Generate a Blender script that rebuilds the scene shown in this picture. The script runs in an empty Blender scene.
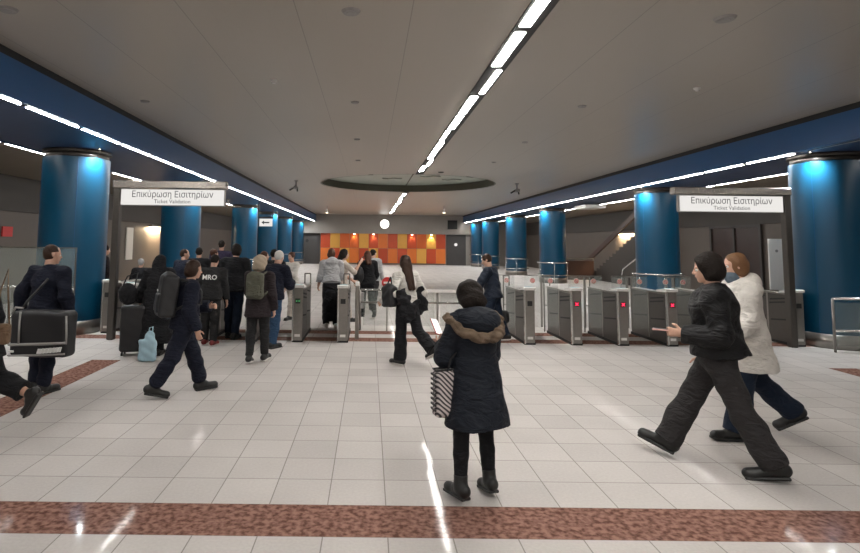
import bpy, math, random
import numpy as np
from mathutils import Vector, Matrix
random.seed(7)
COL = bpy.context.scene.collection
D2R = math.radians

# ------------------------------------------------------------------ camera model
F, PX, PY, CAMH, PITCH, ROLL = 570.0, 370.0, 193.0, 1.82, D2R(5), 0.0115
def ray(x, y):
    u = (x-PX)/F; v = (PY-y)/F
    c, s = math.cos(ROLL), math.sin(ROLL)
    r, d = u*c - v*s, -u*s - v*c
    v = -d; u = r
    return (u, math.cos(PITCH)-v*math.sin(PITCH), math.sin(PITCH)+v*math.cos(PITCH))
def atz(x, y, z=0.0):
    a = ray(x, y); t = (z-CAMH)/a[2]; return (a[0]*t, a[1]*t)
def atY(x, y, Y):
    a = ray(x, y); t = Y/a[1]; return (a[0]*t, Y, CAMH+a[2]*t)
def YforX(x, y, X):
    a = ray(x, y); return a[1]*X/a[0]

# ------------------------------------------------------------------ materials
def nodes(name):
    m = bpy.data.materials.new(name); m.use_nodes = True
    nt = m.node_tree; b = nt.nodes['Principled BSDF']
    return m, nt, b
def mat(name, col, rough=0.8, metal=0.0, var=0.12, scale=30, bump=0.0, bscale=60, spec=0.5, coat=0.0):
    m, nt, b = nodes(name); N = nt.nodes; L = nt.links
    tc = N.new('ShaderNodeTexCoord')
    nz = N.new('ShaderNodeTexNoise'); nz.inputs['Scale'].default_value = scale; nz.inputs['Detail'].default_value = 4
    L.new(tc.outputs['Object'], nz.inputs['Vector'])
    mr = N.new('ShaderNodeMapRange'); mr.inputs[3].default_value = 1-var; mr.inputs[4].default_value = 1+var
    L.new(nz.outputs['Fac'], mr.inputs[0])
    mx = N.new('ShaderNodeVectorMath'); mx.operation = 'SCALE'; mx.inputs[0].default_value = col
    L.new(mr.outputs[0], mx.inputs['Scale']); L.new(mx.outputs[0], b.inputs['Base Color'])
    b.inputs['Roughness'].default_value = rough; b.inputs['Metallic'].default_value = metal
    b.inputs['Specular IOR Level'].default_value = spec; b.inputs['Coat Weight'].default_value = coat
    b.inputs['Coat Roughness'].default_value = 0.15
    if bump:
        n2 = N.new('ShaderNodeTexNoise'); n2.inputs['Scale'].default_value = bscale; n2.inputs['Detail'].default_value = 3
        L.new(tc.outputs['Object'], n2.inputs['Vector'])
        bp = N.new('ShaderNodeBump'); bp.inputs['Strength'].default_value = bump; bp.inputs['Distance'].default_value = 0.01
        L.new(n2.outputs['Fac'], bp.inputs['Height']); L.new(bp.outputs[0], b.inputs['Normal'])
    return m
def emit(name, col, st):
    m = bpy.data.materials.new(name); m.use_nodes = True; nt = m.node_tree; nt.nodes.clear()
    e = nt.nodes.new('ShaderNodeEmission'); o = nt.nodes.new('ShaderNodeOutputMaterial')
    e.inputs[0].default_value = (*col, 1); e.inputs[1].default_value = st
    nt.links.new(e.outputs[0], o.inputs[0]); return m
def glass(name, tint, refl=0.5, alpha=0.12):
    m, nt, b = nodes(name)
    b.inputs['Base Color'].default_value = (*tint, 1); b.inputs['Roughness'].default_value = 0.05
    b.inputs['Alpha'].default_value = alpha; b.inputs['Specular IOR Level'].default_value = refl
    return m

def floor_mat(Tx, T, px, py, bands_y, bands_x):
    m, nt, b = nodes('granite_floor'); N = nt.nodes; L = nt.links
    def M(op, a, c=None, cl=False):
        n = N.new('ShaderNodeMath'); n.operation = op; n.use_clamp = cl
        for i, v in enumerate((a, c)):
            if v is None: continue
            if hasattr(v, 'links'): L.new(v, n.inputs[i])
            else: n.inputs[i].default_value = v
        return n.outputs[0]
    g = N.new('ShaderNodeNewGeometry'); sp = N.new('ShaderNodeSeparateXYZ'); L.new(g.outputs['Position'], sp.inputs[0])
    X, Y = sp.outputs[0], sp.outputs[1]
    tx = M('DIVIDE', M('SUBTRACT', X, px), Tx); ty = M('DIVIDE', M('SUBTRACT', Y, py), T)
    fx = M('FRACT', tx); fy = M('FRACT', ty)
    dx = M('ABSOLUTE', M('SUBTRACT', fx, 0.5)); dy = M('ABSOLUTE', M('SUBTRACT', fy, 0.5))
    j = M('GREATER_THAN', M('MAXIMUM', dx, dy), 0.5-0.010)
    cv = N.new('ShaderNodeCombineXYZ'); L.new(M('FLOOR', tx), cv.inputs[0]); L.new(M('FLOOR', ty), cv.inputs[1])
    wn = N.new('ShaderNodeTexWhiteNoise'); wn.noise_dimensions = '2D'; L.new(cv.outputs[0], wn.inputs['Vector'])
    def noise(sc, det=5):
        n = N.new('ShaderNodeTexNoise'); n.inputs['Scale'].default_value = sc; n.inputs['Detail'].default_value = det
        L.new(g.outputs['Position'], n.inputs['Vector']); return n.outputs['Fac']
    def mapr(v, a, c, d, e):
        n = N.new('ShaderNodeMapRange'); L.new(v, n.inputs[0])
        for i, q in enumerate((a, c, d, e)): n.inputs[1+i].default_value = q
        return n.outputs[0]
    tone = M('MULTIPLY', mapr(wn.outputs['Value'], 0, 1, 0.93, 1.05), mapr(noise(45), 0.3, 0.7, 0.95, 1.04))
    tone = M('MULTIPLY', tone, mapr(noise(1.1, 2), 0.3, 0.7, 0.94, 1.04))
    tile = N.new('ShaderNodeVectorMath'); tile.operation = 'SCALE'; tile.inputs[0].default_value = (0.535, 0.505, 0.485); L.new(tone, tile.inputs['Scale'])
    ramp = N.new('ShaderNodeValToRGB'); L.new(noise(24, 4), ramp.inputs[0])
    ramp.color_ramp.elements[0].position = 0.36; ramp.color_ramp.elements[0].color = (0.12, 0.058, 0.045, 1)
    ramp.color_ramp.elements[1].position = 0.62; ramp.color_ramp.elements[1].color = (0.31, 0.175, 0.138, 1)
    mask = None
    for s, bs in ((Y, bands_y), (X, bands_x)):
        for bd in bs:
            lo, hi = bd[0], bd[1]
            q = M('MULTIPLY', M('GREATER_THAN', s, lo), M('LESS_THAN', s, hi))
            if len(bd) == 4:
                o = X if s is Y else Y
                q = M('MULTIPLY', q, M('MULTIPLY', M('GREATER_THAN', o, bd[2]), M('LESS_THAN', o, bd[3])))
            mask = q if mask is None else M('MAXIMUM', mask, q)
    mix = N.new('ShaderNodeMix'); mix.data_type = 'RGBA'; L.new(mask, mix.inputs[0]); L.new(tile.outputs[0], mix.inputs[6]); L.new(ramp.outputs[0], mix.inputs[7])
    mj = N.new('ShaderNodeMix'); mj.data_type = 'RGBA'; L.new(M('MULTIPLY', M('MULTIPLY', j, 0.75), M('SUBTRACT', 1.0, mask)), mj.inputs[0]); L.new(mix.outputs[2], mj.inputs[6]); mj.inputs[7].default_value = (0.2, 0.18, 0.165, 1)
    L.new(mj.outputs[2], b.inputs['Base Color'])
    L.new(mapr(noise(3, 3), 0.3, 0.7, 0.035, 0.07), b.inputs['Roughness'])
    b.inputs['Specular IOR Level'].default_value = 0.0
    gl = N.new('ShaderNodeBsdfGlossy'); gl.inputs['Roughness'].default_value = 0.06; L.new(mapr(noise(3, 3), 0.3, 0.7, 0.05, 0.085), gl.inputs['Roughness'])
    fr = N.new('ShaderNodeFresnel'); fr.inputs[0].default_value = 1.3
    ms = N.new('ShaderNodeMixShader'); L.new(M('MINIMUM', fr.outputs[0], 0.026), ms.inputs[0]); L.new(b.outputs[0], ms.inputs[1]); L.new(gl.outputs[0], ms.inputs[2])
    L.new(ms.outputs[0], N['Material Output'].inputs[0])
    return m
def ceiling_mat():
    m, nt, b = nodes('ceiling_panels'); N = nt.nodes; L = nt.links
    def M(op, a, c=None):
        n = N.new('ShaderNodeMath'); n.operation = op
        for i, v in enumerate((a, c)):
            if v is None: continue
            if hasattr(v, 'links'): L.new(v, n.inputs[i])
            else: n.inputs[i].default_value = v
        return n.outputs[0]
    g = N.new('ShaderNodeNewGeometry'); sp = N.new('ShaderNodeSeparateXYZ'); L.new(g.outputs['Position'], sp.inputs[0])
    def line(v, off, T, w):
        return M('GREATER_THAN', M('ABSOLUTE', M('SUBTRACT', M('FRACT', M('DIVIDE', M('SUBTRACT', v, off), T)), 0.5)), 0.5-w/T/2)
    a = M('MULTIPLY', line(sp.outputs[0], 0.41, 1.19, 0.010), 0.45); c = M('MULTIPLY', line(sp.outputs[0], 0.41, 0.2975, 0.004), 0.06); d = M('MULTIPLY', line(sp.outputs[1], 0.0, 2.4, 0.004), 0.05)
    j = M('MAXIMUM', M('MAXIMUM', a, c), d)
    mj = N.new('ShaderNodeMix'); mj.data_type = 'RGBA'; L.new(j, mj.inputs[0])
    mj.inputs[6].default_value = (0.385, 0.35, 0.305, 1); mj.inputs[7].default_value = (0.06, 0.055, 0.05, 1)
    L.new(mj.outputs[2], b.inputs['Base Color']); b.inputs['Roughness'].default_value = 0.36; b.inputs['Specular IOR Level'].default_value = 0.6
    return m

STRIP = 66.0
MT = dict(
    ceil=ceiling_mat(),
    strip=emit('strip_tube_glow', (1.0, 0.965, 0.915), STRIP),
    dimtube=mat('unlit_tube', (0.35, 0.36, 0.38), 0.4),
    slot=mat('dark_slot', (0.012, 0.012, 0.013), 0.6),
    blue=mat('blue_column_enamel', (0.0008, 0.060, 0.125), 0.32, 0.0, 0.06, 3, spec=0.6),
    fascia=mat('blue_fascia_enamel', (0.007, 0.085, 0.25), 0.28, 0.0, 0.05, 2, spec=0.6),
    soffit=mat('dark_blue_soffit', (0.03, 0.06, 0.135), 0.45, 0.0, 0.05, 2),
    steel=mat('brushed_steel', (0.30, 0.28, 0.26), 0.34, 0.85, 0.12, 25),
    steel_dark=mat('dark_steel_panel', (0.095, 0.086, 0.078), 0.36, 0.6, 0.12, 12),
    steel_light=mat('polished_steel', (0.68, 0.67, 0.65), 0.22, 0.9, 0.05, 20),
    beam=mat('polished_beam', (0.34, 0.31, 0.28), 0.24, 0.95, 0.0, 4),
    concrete=mat('brown_grey_wall', (0.125, 0.105, 0.090), 0.55, 0, 0.1, 1.5, 0.15, 8),
    concrete_dark=mat('dark_upper_wall', (0.055, 0.048, 0.043), 0.6, 0, 0.08, 1.5),
    aisle_ceil=mat('beige_aisle_ceiling', (0.20, 0.165, 0.125), 0.5, 0, 0.06, 1.2),
    greywall=mat('grey_metal_wall', (0.30, 0.275, 0.25), 0.42, 0, 0.08, 2),
    door=mat('dark_grey_door', (0.055, 0.05, 0.048), 0.5, 0, 0.1, 4),
    doorred=mat('dark_brown_door', (0.045, 0.026, 0.022), 0.3, 0, 0.2, 3),
    disc=mat('pale_green_ceiling_disc', (0.42, 0.47, 0.41), 0.35, 0, 0.12, 1.2),
    rim=mat('dark_disc_rim', (0.10, 0.095, 0.07), 0.5),
    motif=mat('faint_motif', (0.35, 0.39, 0.34), 0.4),
    white=mat('white_enamel', (0.78, 0.76, 0.73), 0.45, 0, 0.03),
    signface=emit('backlit_sign_face', (1.0, 0.97, 0.93), 0.62),
    clockface=emit('backlit_clock_face', (1.0, 0.97, 0.92), 3.0),
    ink=mat('sign_ink', (0.03, 0.03, 0.035), 0.6, 0, 0.0),
    grey_plastic=mat('grey_plastic', (0.3, 0.29, 0.28), 0.5),
    black_plastic=mat('black_plastic', (0.015, 0.015, 0.016), 0.35),
    redsign=mat('red_sign', (0.6, 0.03, 0.03), 0.4, 0, 0.0),
    pinksticker=mat('pale_sticker', (0.8, 0.66, 0.6), 0.5, 0, 0.0),
    redled=emit('red_led', (1.0, 0.03, 0.08), 2.2),
    greenled=emit('green_led', (0.2, 0.9, 0.3), 0.5),
    readerglow=emit('reader_screen_glow', (0.55, 0.85, 0.9), 0.55),
    glass=glass('gate_glass', (0.75, 0.85, 0.8), 0.5, 0.10),
    fenceglass=glass('fence_glass', (0.5, 0.58, 0.54), 0.5, 0.16),
    warmlamp=emit('warm_lamp_glow', (1.0, 0.72, 0.42), 14.0),
    spot=emit('spot_lamp_glow', (1.0, 0.86, 0.62), 10.0),
    brown=mat('brown_parapet', (0.060, 0.030, 0.022), 0.45, 0, 0.2, 3),
)
MT['floor'] = floor_mat(0.405, 0.43, 0.135, 4.14, [(3.71, 4.14, -20, 20), (10.75, 11.18, -12, 14), (11.61, 12.04, -12, 14)],
                        [(-4.20, -3.76, 4.57, 8.87), (7.0, 7.43, 4.57, 8.87)])

# ------------------------------------------------------------------ mesh helpers
class MB:
    def __init__(s): s.v = []; s.f = []
    def add(s, vs, fs):
        n = len(s.v); s.v += [tuple(v) for v in vs]; s.f += [tuple(i+n for i in f) for f in fs]; return s
    def box(s, x0, x1, y0, y1, z0, z1, M=None, bev=0.0):
        if x0 > x1: x0, x1 = x1, x0
        if y0 > y1: y0, y1 = y1, y0
        if z0 > z1: z0, z1 = z1, z0
        if bev <= 0:
            vs = [(x, y, z) for z in (z0, z1) for x, y in ((x0, y0), (x1, y0), (x1, y1), (x0, y1))]
            fs = [(3, 2, 1, 0), (4, 5, 6, 7), (0, 1, 5, 4), (1, 2, 6, 5), (2, 3, 7, 6), (3, 0, 4, 7)]
        else:
            b = bev; vs = []; fs = []
            def ring(z, i):
                return [(x0+b-(0 if i else 0), y0+i*0, z)]
            out = [(x0+b, y0), (x1-b, y0), (x1, y0+b), (x1, y1-b), (x1-b, y1), (x0+b, y1), (x0, y1-b), (x0, y0+b)]
            cx, cy = (x0+x1)/2, (y0+y1)/2
            sx, sy = ((x1-x0)/2-b)/((x1-x0)/2), ((y1-y0)/2-b)/((y1-y0)/2)
            inn = [(cx+(x-cx)*sx, cy+(y-cy)*sy) for x, y in out]
            for z, rr in ((z0, inn), (z0+b, out), (z1-b, out), (z1, inn)): vs += [(x, y, z) for x, y in rr]
            for k in range(3):
                for i in range(8):
                    j = (i+1) % 8; fs.append((k*8+i, k*8+j, k*8+8+j, k*8+8+i))
            fs.append(tuple(range(7, -1, -1))); fs.append(tuple(range(24, 32)))
        if M is not None: vs = [M @ Vector(v) for v in vs]
        return s.add(vs, fs)
    def cyl(s, a, b, r, r2=None, n=16, caps=True):
        a = Vector(a); b = Vector(b); r2 = r if r2 is None else r2
        d = (b-a).normalized(); u = d.orthogonal().normalized(); w = d.cross(u)
        vs = [a+(u*math.cos(t)+w*math.sin(t))*r for t in [2*math.pi*i/n for i in range(n)]]
        vs += [b+(u*math.cos(t)+w*math.sin(t))*r2 for t in [2*math.pi*i/n for i in range(n)]]
        fs = [(i, (i+1) % n, n+(i+1) % n, n+i) for i in range(n)]
        if caps: fs += [tuple(range(n-1, -1, -1)), tuple(range(n, 2*n))]
        return s.add(vs, fs)
    def tube(s, pts, r, n=8, closed=False):
        pts = [Vector(p) for p in pts]; m = len(pts); vs = []; fs = []; prev = None
        for i, p in enumerate(pts):
            if closed: d = pts[(i+1) % m]-pts[i-1]
            else: d = pts[min(i+1, m-1)]-pts[max(i-1, 0)]
            d.normalize()
            u = d.orthogonal().normalized() if prev is None else (prev-d*prev.dot(d)).normalized()
            prev = u; w = d.cross(u)
            vs += [p+(u*math.cos(t)+w*math.sin(t))*r for t in [2*math.pi*k/n for k in range(n)]]
        for i in range(m if closed else m-1):
            j = (i+1) % m
            fs += [(i*n+k, i*n+(k+1) % n, j*n+(k+1) % n, j*n+k) for k in range(n)]
        if not closed: fs += [tuple(range(n-1, -1, -1)), tuple(range((m-1)*n, m*n))]
        return s.add(vs, fs)
    def sphere(s, c, r, n=12, m=8, sc=(1, 1, 1)):
        c = Vector(c); vs = [c+Vector((0, 0, -r*sc[2]))]; fs = []
        for j in range(1, m):
            ph = -math.pi/2+math.pi*j/m
            vs += [c+Vector((math.cos(ph)*math.cos(2*math.pi*i/n)*r*sc[0], math.cos(ph)*math.sin(2*math.pi*i/n)*r*sc[1], math.sin(ph)*r*sc[2])) for i in range(n)]
        vs.append(c+Vector((0, 0, r*sc[2])))
        fs += [(0, 1+(i+1) % n, 1+i) for i in range(n)]
        for j in range(m-2):
            fs += [(1+j*n+i, 1+j*n+(i+1) % n, 1+(j+1)*n+(i+1) % n, 1+(j+1)*n+i) for i in range(n)]
        k = 1+(m-2)*n; fs += [(k+i, k+(i+1) % n, len(vs)-1) for i in range(n)]
        return s.add(vs, fs)
    def torus(s, c, R, r, n=40, k=8, axis='z'):
        c = Vector(c); P = []
        for i in range(n):
            t = 2*math.pi*i/n; q = (R*math.cos(t), R*math.sin(t), 0)
            P.append(c+Vector(q if axis == 'z' else (q[0], 0, q[1])))
        return s.tube(P, r, k, True)
    def prism(s, poly, a, b, axis='y'):
        n = len(poly)
        def pt(p, t): return {'y': (p[0], t, p[1]), 'x': (t, p[0], p[1]), 'z': (p[0], p[1], t)}[axis]
        return s.add([pt(p, a) for p in poly]+[pt(p, b) for p in poly], [tuple(range(n-1, -1, -1)), tuple(range(n, 2*n))]+[(i, (i+1) % n, n+(i+1) % n, n+i) for i in range(n)])
    def build(s, name, m, parent=None, smooth=False, loc=None):
        me = bpy.data.meshes.new(name); me.from_pydata(s.v, [], s.f)
        import bmesh
        bm = bmesh.new(); bm.from_mesh(me); bmesh.ops.recalc_face_normals(bm, faces=bm.faces); bm.to_mesh(me); bm.free()
        me.materials.append(m)
        if smooth:
            me.polygons.foreach_set('use_smooth', [len(p.vertices) <= 4 for p in me.polygons])
        o = bpy.data.objects.new(name, me); COL.objects.link(o)
        if parent: o.parent = parent
        if loc: o.location = loc
        return o
def tag(o, label, cat, group=None, kind=None):
    o['label'] = label; o['category'] = cat
    if group: o['group'] = group
    if kind: o['kind'] = kind
    return o
def thing(name, label, cat, loc=(0, 0, 0), rz=0, group=None):
    o = bpy.data.objects.new(name, None); COL.objects.link(o); o.location = loc; o.rotation_euler = (0, 0, rz); o.empty_display_size = .1
    return tag(o, label, cat, group)
def struct(name, mb, m, label=None, smooth=False):
    o = mb.build(name, m, smooth=smooth); o['kind'] = 'structure'
    if label: o['label'] = label
    return o
CHILD = {}
def copy_tree(o, parent=None):
    c = o.copy(); COL.objects.link(c)
    if parent: c.parent = parent
    for ch in [x for x in bpy.data.objects if x.parent == o]: copy_tree(ch, c)
    return c
def text(body, size, loc, rot, m, parent, name='lettering', bold=0.0, sx=1.0, align='CENTER'):
    cu = bpy.data.curves.new(name, 'FONT'); cu.body = body; cu.size = size; cu.align_x = align; cu.align_y = 'CENTER'; cu.extrude = 0.0; cu.resolution_u = 2; cu.offset = bold
    t = bpy.data.objects.new('tmp', cu); COL.objects.link(t)
    dg = bpy.context.evaluated_depsgraph_get(); dg.update()
    me = bpy.data.meshes.new_from_object(t.evaluated_get(dg)); bpy.data.objects.remove(t)
    me.materials.clear(); me.materials.append(m); me.name = name
    o = bpy.data.objects.new(name, me); COL.objects.link(o); o.parent = parent; o.location = loc; o.rotation_euler = rot; o.scale = (sx, 1, 1)
    return o

# ------------------------------------------------------------------ setting
YB, YN = 48.75, -8.0       # far wall, wall behind
ZC, ZS = 4.2, 3.6          # hall ceiling, soffit
XL, XR = -4.55, 7.93       # hall side of the two soffits
XL2, XR2 = -6.75, 9.95     # outer edge of the soffits
WL, WR = -10.2, 13.2
struct('floor', MB().box(WL, WR, YN, YB, -0.1, 0), MT['floor'])
dC = (atz(408, 183, ZC)[0], 22.9); dR = 3.45
mb = MB()
# ceiling slab with a round opening
n = 64; ring = [(dC[0]+dR*math.cos(2*math.pi*i/n), dC[1]+dR*math.sin(2*math.pi*i/n)) for i in range(n)]
cx0, cx1, cy0, cy1 = XL, XR, dC[1]-4, dC[1]+4
def sq(i):
    t = 2*math.pi*i/n; c, s_ = math.cos(t), math.sin(t); k = 4/max(abs(c), abs(s_)); return (dC[0]+c*k, dC[1]+s_*k)
vs = [(x, y, ZC) for x, y in ring]+[(*sq(i), ZC) for i in range(n)]
mb.add(vs, [((i+1) % n, i, n+i, n+(i+1) % n) for i in range(n)])
mb.box(XL, dC[0]-4, cy0, cy1, ZC, ZC+.05); mb.box(dC[0]+4, XR, cy0, cy1, ZC, ZC+.05)
mb.box(XL, XR, YN, cy0, ZC, ZC+.05); mb.box(XL, XR, cy1, YB, ZC, ZC+.05)
struct('ceiling', mb, MT['ceil'])
# round recess
t = thing('ceiling_dome', 'large round pale green recess with dark rim in the hall ceiling', 'ceiling recess', (dC[0], dC[1], ZC))
m1 = MB(); m1.add([(dR*math.cos(2*math.pi*i/n), dR*math.sin(2*math.pi*i/n), z) for z in (0, .30) for i in range(n)], [(i, (i+1) % n, n+(i+1) % n, n+i) for i in range(n)])
m1.build('rim', MT['rim'], t, True)
m1 = MB(); R1 = dR+.02; m1.add([(rr*math.cos(2*math.pi*i/n), rr*math.sin(2*math.pi*i/n), -.02) for rr in (dR-.02, dR+.05) for i in range(n)], [(i, (i+1) % n, n+(i+1) % n, n+i) for i in range(n)])
m1.build('edge_ring', MT['rim'], t)
m1 = MB(); m1.add([(dR*math.cos(2*math.pi*i/n), dR*math.sin(2*math.pi*i/n), .30) for i in range(n)], [tuple(range(n))]); m1.build('disc', MT['disc'], t)
MB().box(1.69-dC[0]-.05, 1.69-dC[0]+.0, -dR+.05, dR-.05, .285, .299).build('joint', MT['rim'], t)
for a, b_ in ((-2.2, -.8), (-1.0, .5), (.5, -.4), (1.5, .7), (2.3, -.5), (-.3, -1.4)):
    MB().tube([(a, b_, .285), (a+.25, b_+.2, .285), (a+.5, b_-.1, .285), (a+.8, b_+.1, .285)], .025, 6).build('branch_motif', MT['motif'], t)

for side, xi, xo in (('left', XL, XL2), ('right', XR, XR2)):
    s = 1 if side == 'right' else -1
    struct('trim_1' if s < 0 else 'trim_2', MB().box(xi, xi+.08*s, YN, YB, ZS, ZC-.1), MT['fascia'])
    struct('trim_3' if s < 0 else 'trim_4', MB().box(xi+.08*s, xo, YN, YB, ZS, ZS+.05), MT['soffit'])
    struct('trim_5' if s < 0 else 'trim_6', MB().box(xi, xi+.12*s, YN, YB, ZC-.1, ZC).box(xi+.12*s, xi+.16*s, YN, YB, ZS+.05, ZC+.1), MT['slot'])
    w = WL if s < 0 else WR
    struct('ceiling_'+side, MB().box(xo, w, YN, YB, ZS+.0, ZS+.12), MT['aisle_ceil'])
    struct('trim_7' if s < 0 else 'trim_8', MB().box(xo-.04*s, xo-.001*s, YN, YB, ZS-.02, ZS+.12), MT['soffit'])
    struct('wall_'+side, MB().box(w, w+.2*s, YN, YB, 0, 2.6), MT['concrete'])
    struct('wall_'+side+'_upper', MB().box(w-.08*s, w+.2*s, YN, YB, 2.6, ZS+.06), MT['concrete_dark'])
struct('wall_back', MB().box(WL, WR, YB, YB+.2, 0, ZC+.1), MT['greywall'])
struct('wall_back_upper', MB().box(XL2, XR2, YB-.35, YB, 2.6, ZC), MT['greywall'])
struct('wall_front', MB().box(WL, WR, YN-.2, YN, 0, ZC+.1), MT['concrete'])
o = struct('door_1', MB().box(-5.75, -4.2, YB-.06, YB, 0, 2.58), MT['door']); MB().cyl((-5.3, YB-.06, 1.95), (-5.3, YB-.09, 1.95), .14).build('door_sign', MT['slot'], o)
o = struct('door_2', MB().box(6.55, 8.2, YB-.06, YB, 0, 2.58), MT['door']); MB().cyl((7.35, YB-.06, 1.75), (7.35, YB-.1, 1.75), .13, n=24).build('door_sign', MT['signface'], o)
y0, y1 = YforX(762, 250, WR), YforX(714, 250, WR)
o = struct('door_3', MB().box(WR-.05, WR-.01, y0, y1, 0, 2.55), MT['doorred'])
MB().box(WR-.10, WR-.05, y0-.1, y0, 0, 2.6).box(WR-.10, WR-.05, y1, y1+.1, 0, 2.6).box(WR-.10, WR-.05, (y0+y1)/2-.05, (y0+y1)/2+.05, 0, 2.6).box(WR-.1, WR-.05, y0, y1, 2.5, 2.6).build('door_frame', MT['door'], o)
MB().box(WR-.14, WR-.1, (y0+y1)/2+.1, (y0+y1)/2+.16, 1.0, 1.3).build('door_handle', MT['steel_light'], o)

# orange wall panels
t = thing('wall_paneling', 'chequered red, orange and yellow panels along the far wall', 'wall panels', (-4.15, YB-.12, 0))
cm = dict(R=mat('red_panel', (0.56, 0.075, 0.022), .45, 0, .08, 2), O=mat('orange_panel', (0.78, 0.20, 0.035), .45, 0, .08, 2), D=mat('dark_orange_panel', (0.68, 0.135, 0.028), .45, 0, .08, 2), Y=mat('yellow_panel', (0.80, 0.42, 0.08), .45, 0, .08, 2))
top = 'RYDDYRORYRDYR'; bot = 'ORDYORODRODRO'; bot = 'OROYDRYRORDYRO'[:13]; bot = 'ODYYDRYROROYRO'[:13]
pw = 10.62/13
for r_, row in enumerate(('RYDDYRORYRDYR', 'ORYORYRORODRO'.replace('ODRO', 'OYRO'))):
    for c_, k in enumerate(row):
        z0 = 1.37 if r_ == 0 else 0.12
        MB().box(c_*pw+.01, (c_+1)*pw-.01, -.03, .05, z0+.01, z0+1.24).build('panel', cm[k], t)
for i, c_ in enumerate((3.5, 5.5, 9.5, 11.5)):
    p = (-4.15+c_*pw, YB-.28, 2.57)
    o = MB().cyl((0, 0, 0), (0, 0, -.05), .06, .08).build('downlight', MT['spot'], loc=p)
    tag(o, 'tiny downlight under the grey bulkhead above the %s' % ('third panel pair, washing an orange panel', 'sixth panel column', 'tenth panel column', 'yellow panel near the right door')[i], 'light', 'downlights over the orange panels')
    l = bpy.data.lights.new('downlight_beam', 'SPOT'); l.energy = 18 if i < 3 else 50; l.color = (1, .85, .6); l.spot_size = D2R(80); l.shadow_soft_size = .05
    lo = bpy.data.objects.new('downlight_beam', l); COL.objects.link(lo); lo.location = (p[0], p[1], 2.5); lo.rotation_euler = (D2R(12), 0, 0)
# clock
t = thing('wall_clock', 'round backlit white clock on the grey bulkhead above the orange panels', 'clock', (1.27, YB-.36, 3.42))
MB().cyl((0, 0, 0), (0, -.1, 0), .41, n=32).build('clock_case', MT['white'], t); MB().cyl((0, -.1, 0), (0, -.11, 0), .36, n=32).build('clock_face', MT['clockface'], t)
MB().box(-.02, .02, -.13, -.115, 0, .3).build('clock_hand', MT['ink'], t); MB().box(-.02, .2, -.13, -.115, -.02, .02).build('clock_hand', MT['ink'], t)
t = MB().box(6.62, 7.42, YB-.44, YB-.351, 3.05, 3.8).build('wall_mounted_speaker', MT['slot']); tag(t, 'square black speaker panel on the grey bulkhead above the right door', 'speaker')

# ------------------------------------------------------------------ strip lights
def strip_light(w, L_, lit=True, name='ceiling_light'):
    t = thing(name, '', 'light')
    MB().box(-w/2-.004, w/2+.004, -L_/2, L_/2, -.004, 0).build('housing', MT['slot'], t)
    MB().box(-w/2, w/2, -L_/2+.07, L_/2-.07, -.010, -.004).build('tube', MT['strip'] if lit else MT['dimtube'], t)
    return t
def run(xs, z, w, ya, yb, pitch, label, group, unlit_before=None):
    a = strip_light(w, pitch-.02); b = None; first = True; y = ya+pitch/2
    while y < yb:
        if unlit_before is not None and y < unlit_before:
            if b is None: b = strip_light(w, pitch-.02, False); o = b
            else: o = copy_tree(b)
            lb = 'unlit ceiling tube at the near end of the '+label; g = 'unlit tubes, '+group
        else:
            o = a if first else copy_tree(a); first = False
            lb = 'lit white ceiling tube, one segment of the '+label; g = group
        o.location = (xs, y, z); tag(o, lb, 'light', g); y += pitch
ye = YforX(797, 152, XR+.12)
run(XL-.10, ZS, .042, YN+.5, YB-.5, 1.5, 'thin line along the left blue fascia', 'tubes along the left fascia')
run(XR+.12, ZS, .042, ye-1.5*9-.001, YB-.5, 1.5, 'thin line along the right blue fascia', 'tubes along the right fascia', ye)
run(XL2-.1, ZS, .016, YN+.5, YB-2, 1.5, 'thin line outside the left columns', 'tubes outside the left columns')
run(XR2+.1, ZS, .016, YN+.5, YB-2, 1.5, 'thin line outside the right columns', 'tubes outside the right columns')
# central double line
mb = MB().box(1.69-.13, 1.69+.13, YN+.3, dC[1]-dR, ZC-.014, ZC-.002).box(1.69-.13, 1.69+.13, dC[1]+dR, YB-4, ZC-.014, ZC-.002)
o = mb.build('light_trough', MT['slot']); tag(o, 'long dark slot in the hall ceiling holding the central bright tubes', 'light trough')
a = strip_light(.12, 1.36); b = strip_light(.075, 1.36); fa = fb = True
y = YN+.8; k = 0
while y < YB-4:
    if abs(y-dC[1]) > dR+.7:
        wide = k % 3 != 2
        if wide: o = a if fa else copy_tree(a); fa = False; x = 1.69-.03
        else: o = b if fb else copy_tree(b); fb = False; x = 1.69+(.05 if k % 2 else -.06)
        o.location = (x, y, ZC-.012); tag(o, 'lit %s tube in the slot down the middle of the hall ceiling' % ('broad' if wide else 'narrow'), 'light', '%s tubes of the central line' % ('broad' if wide else 'narrow'))
    y += 1.4; k += 1

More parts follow.
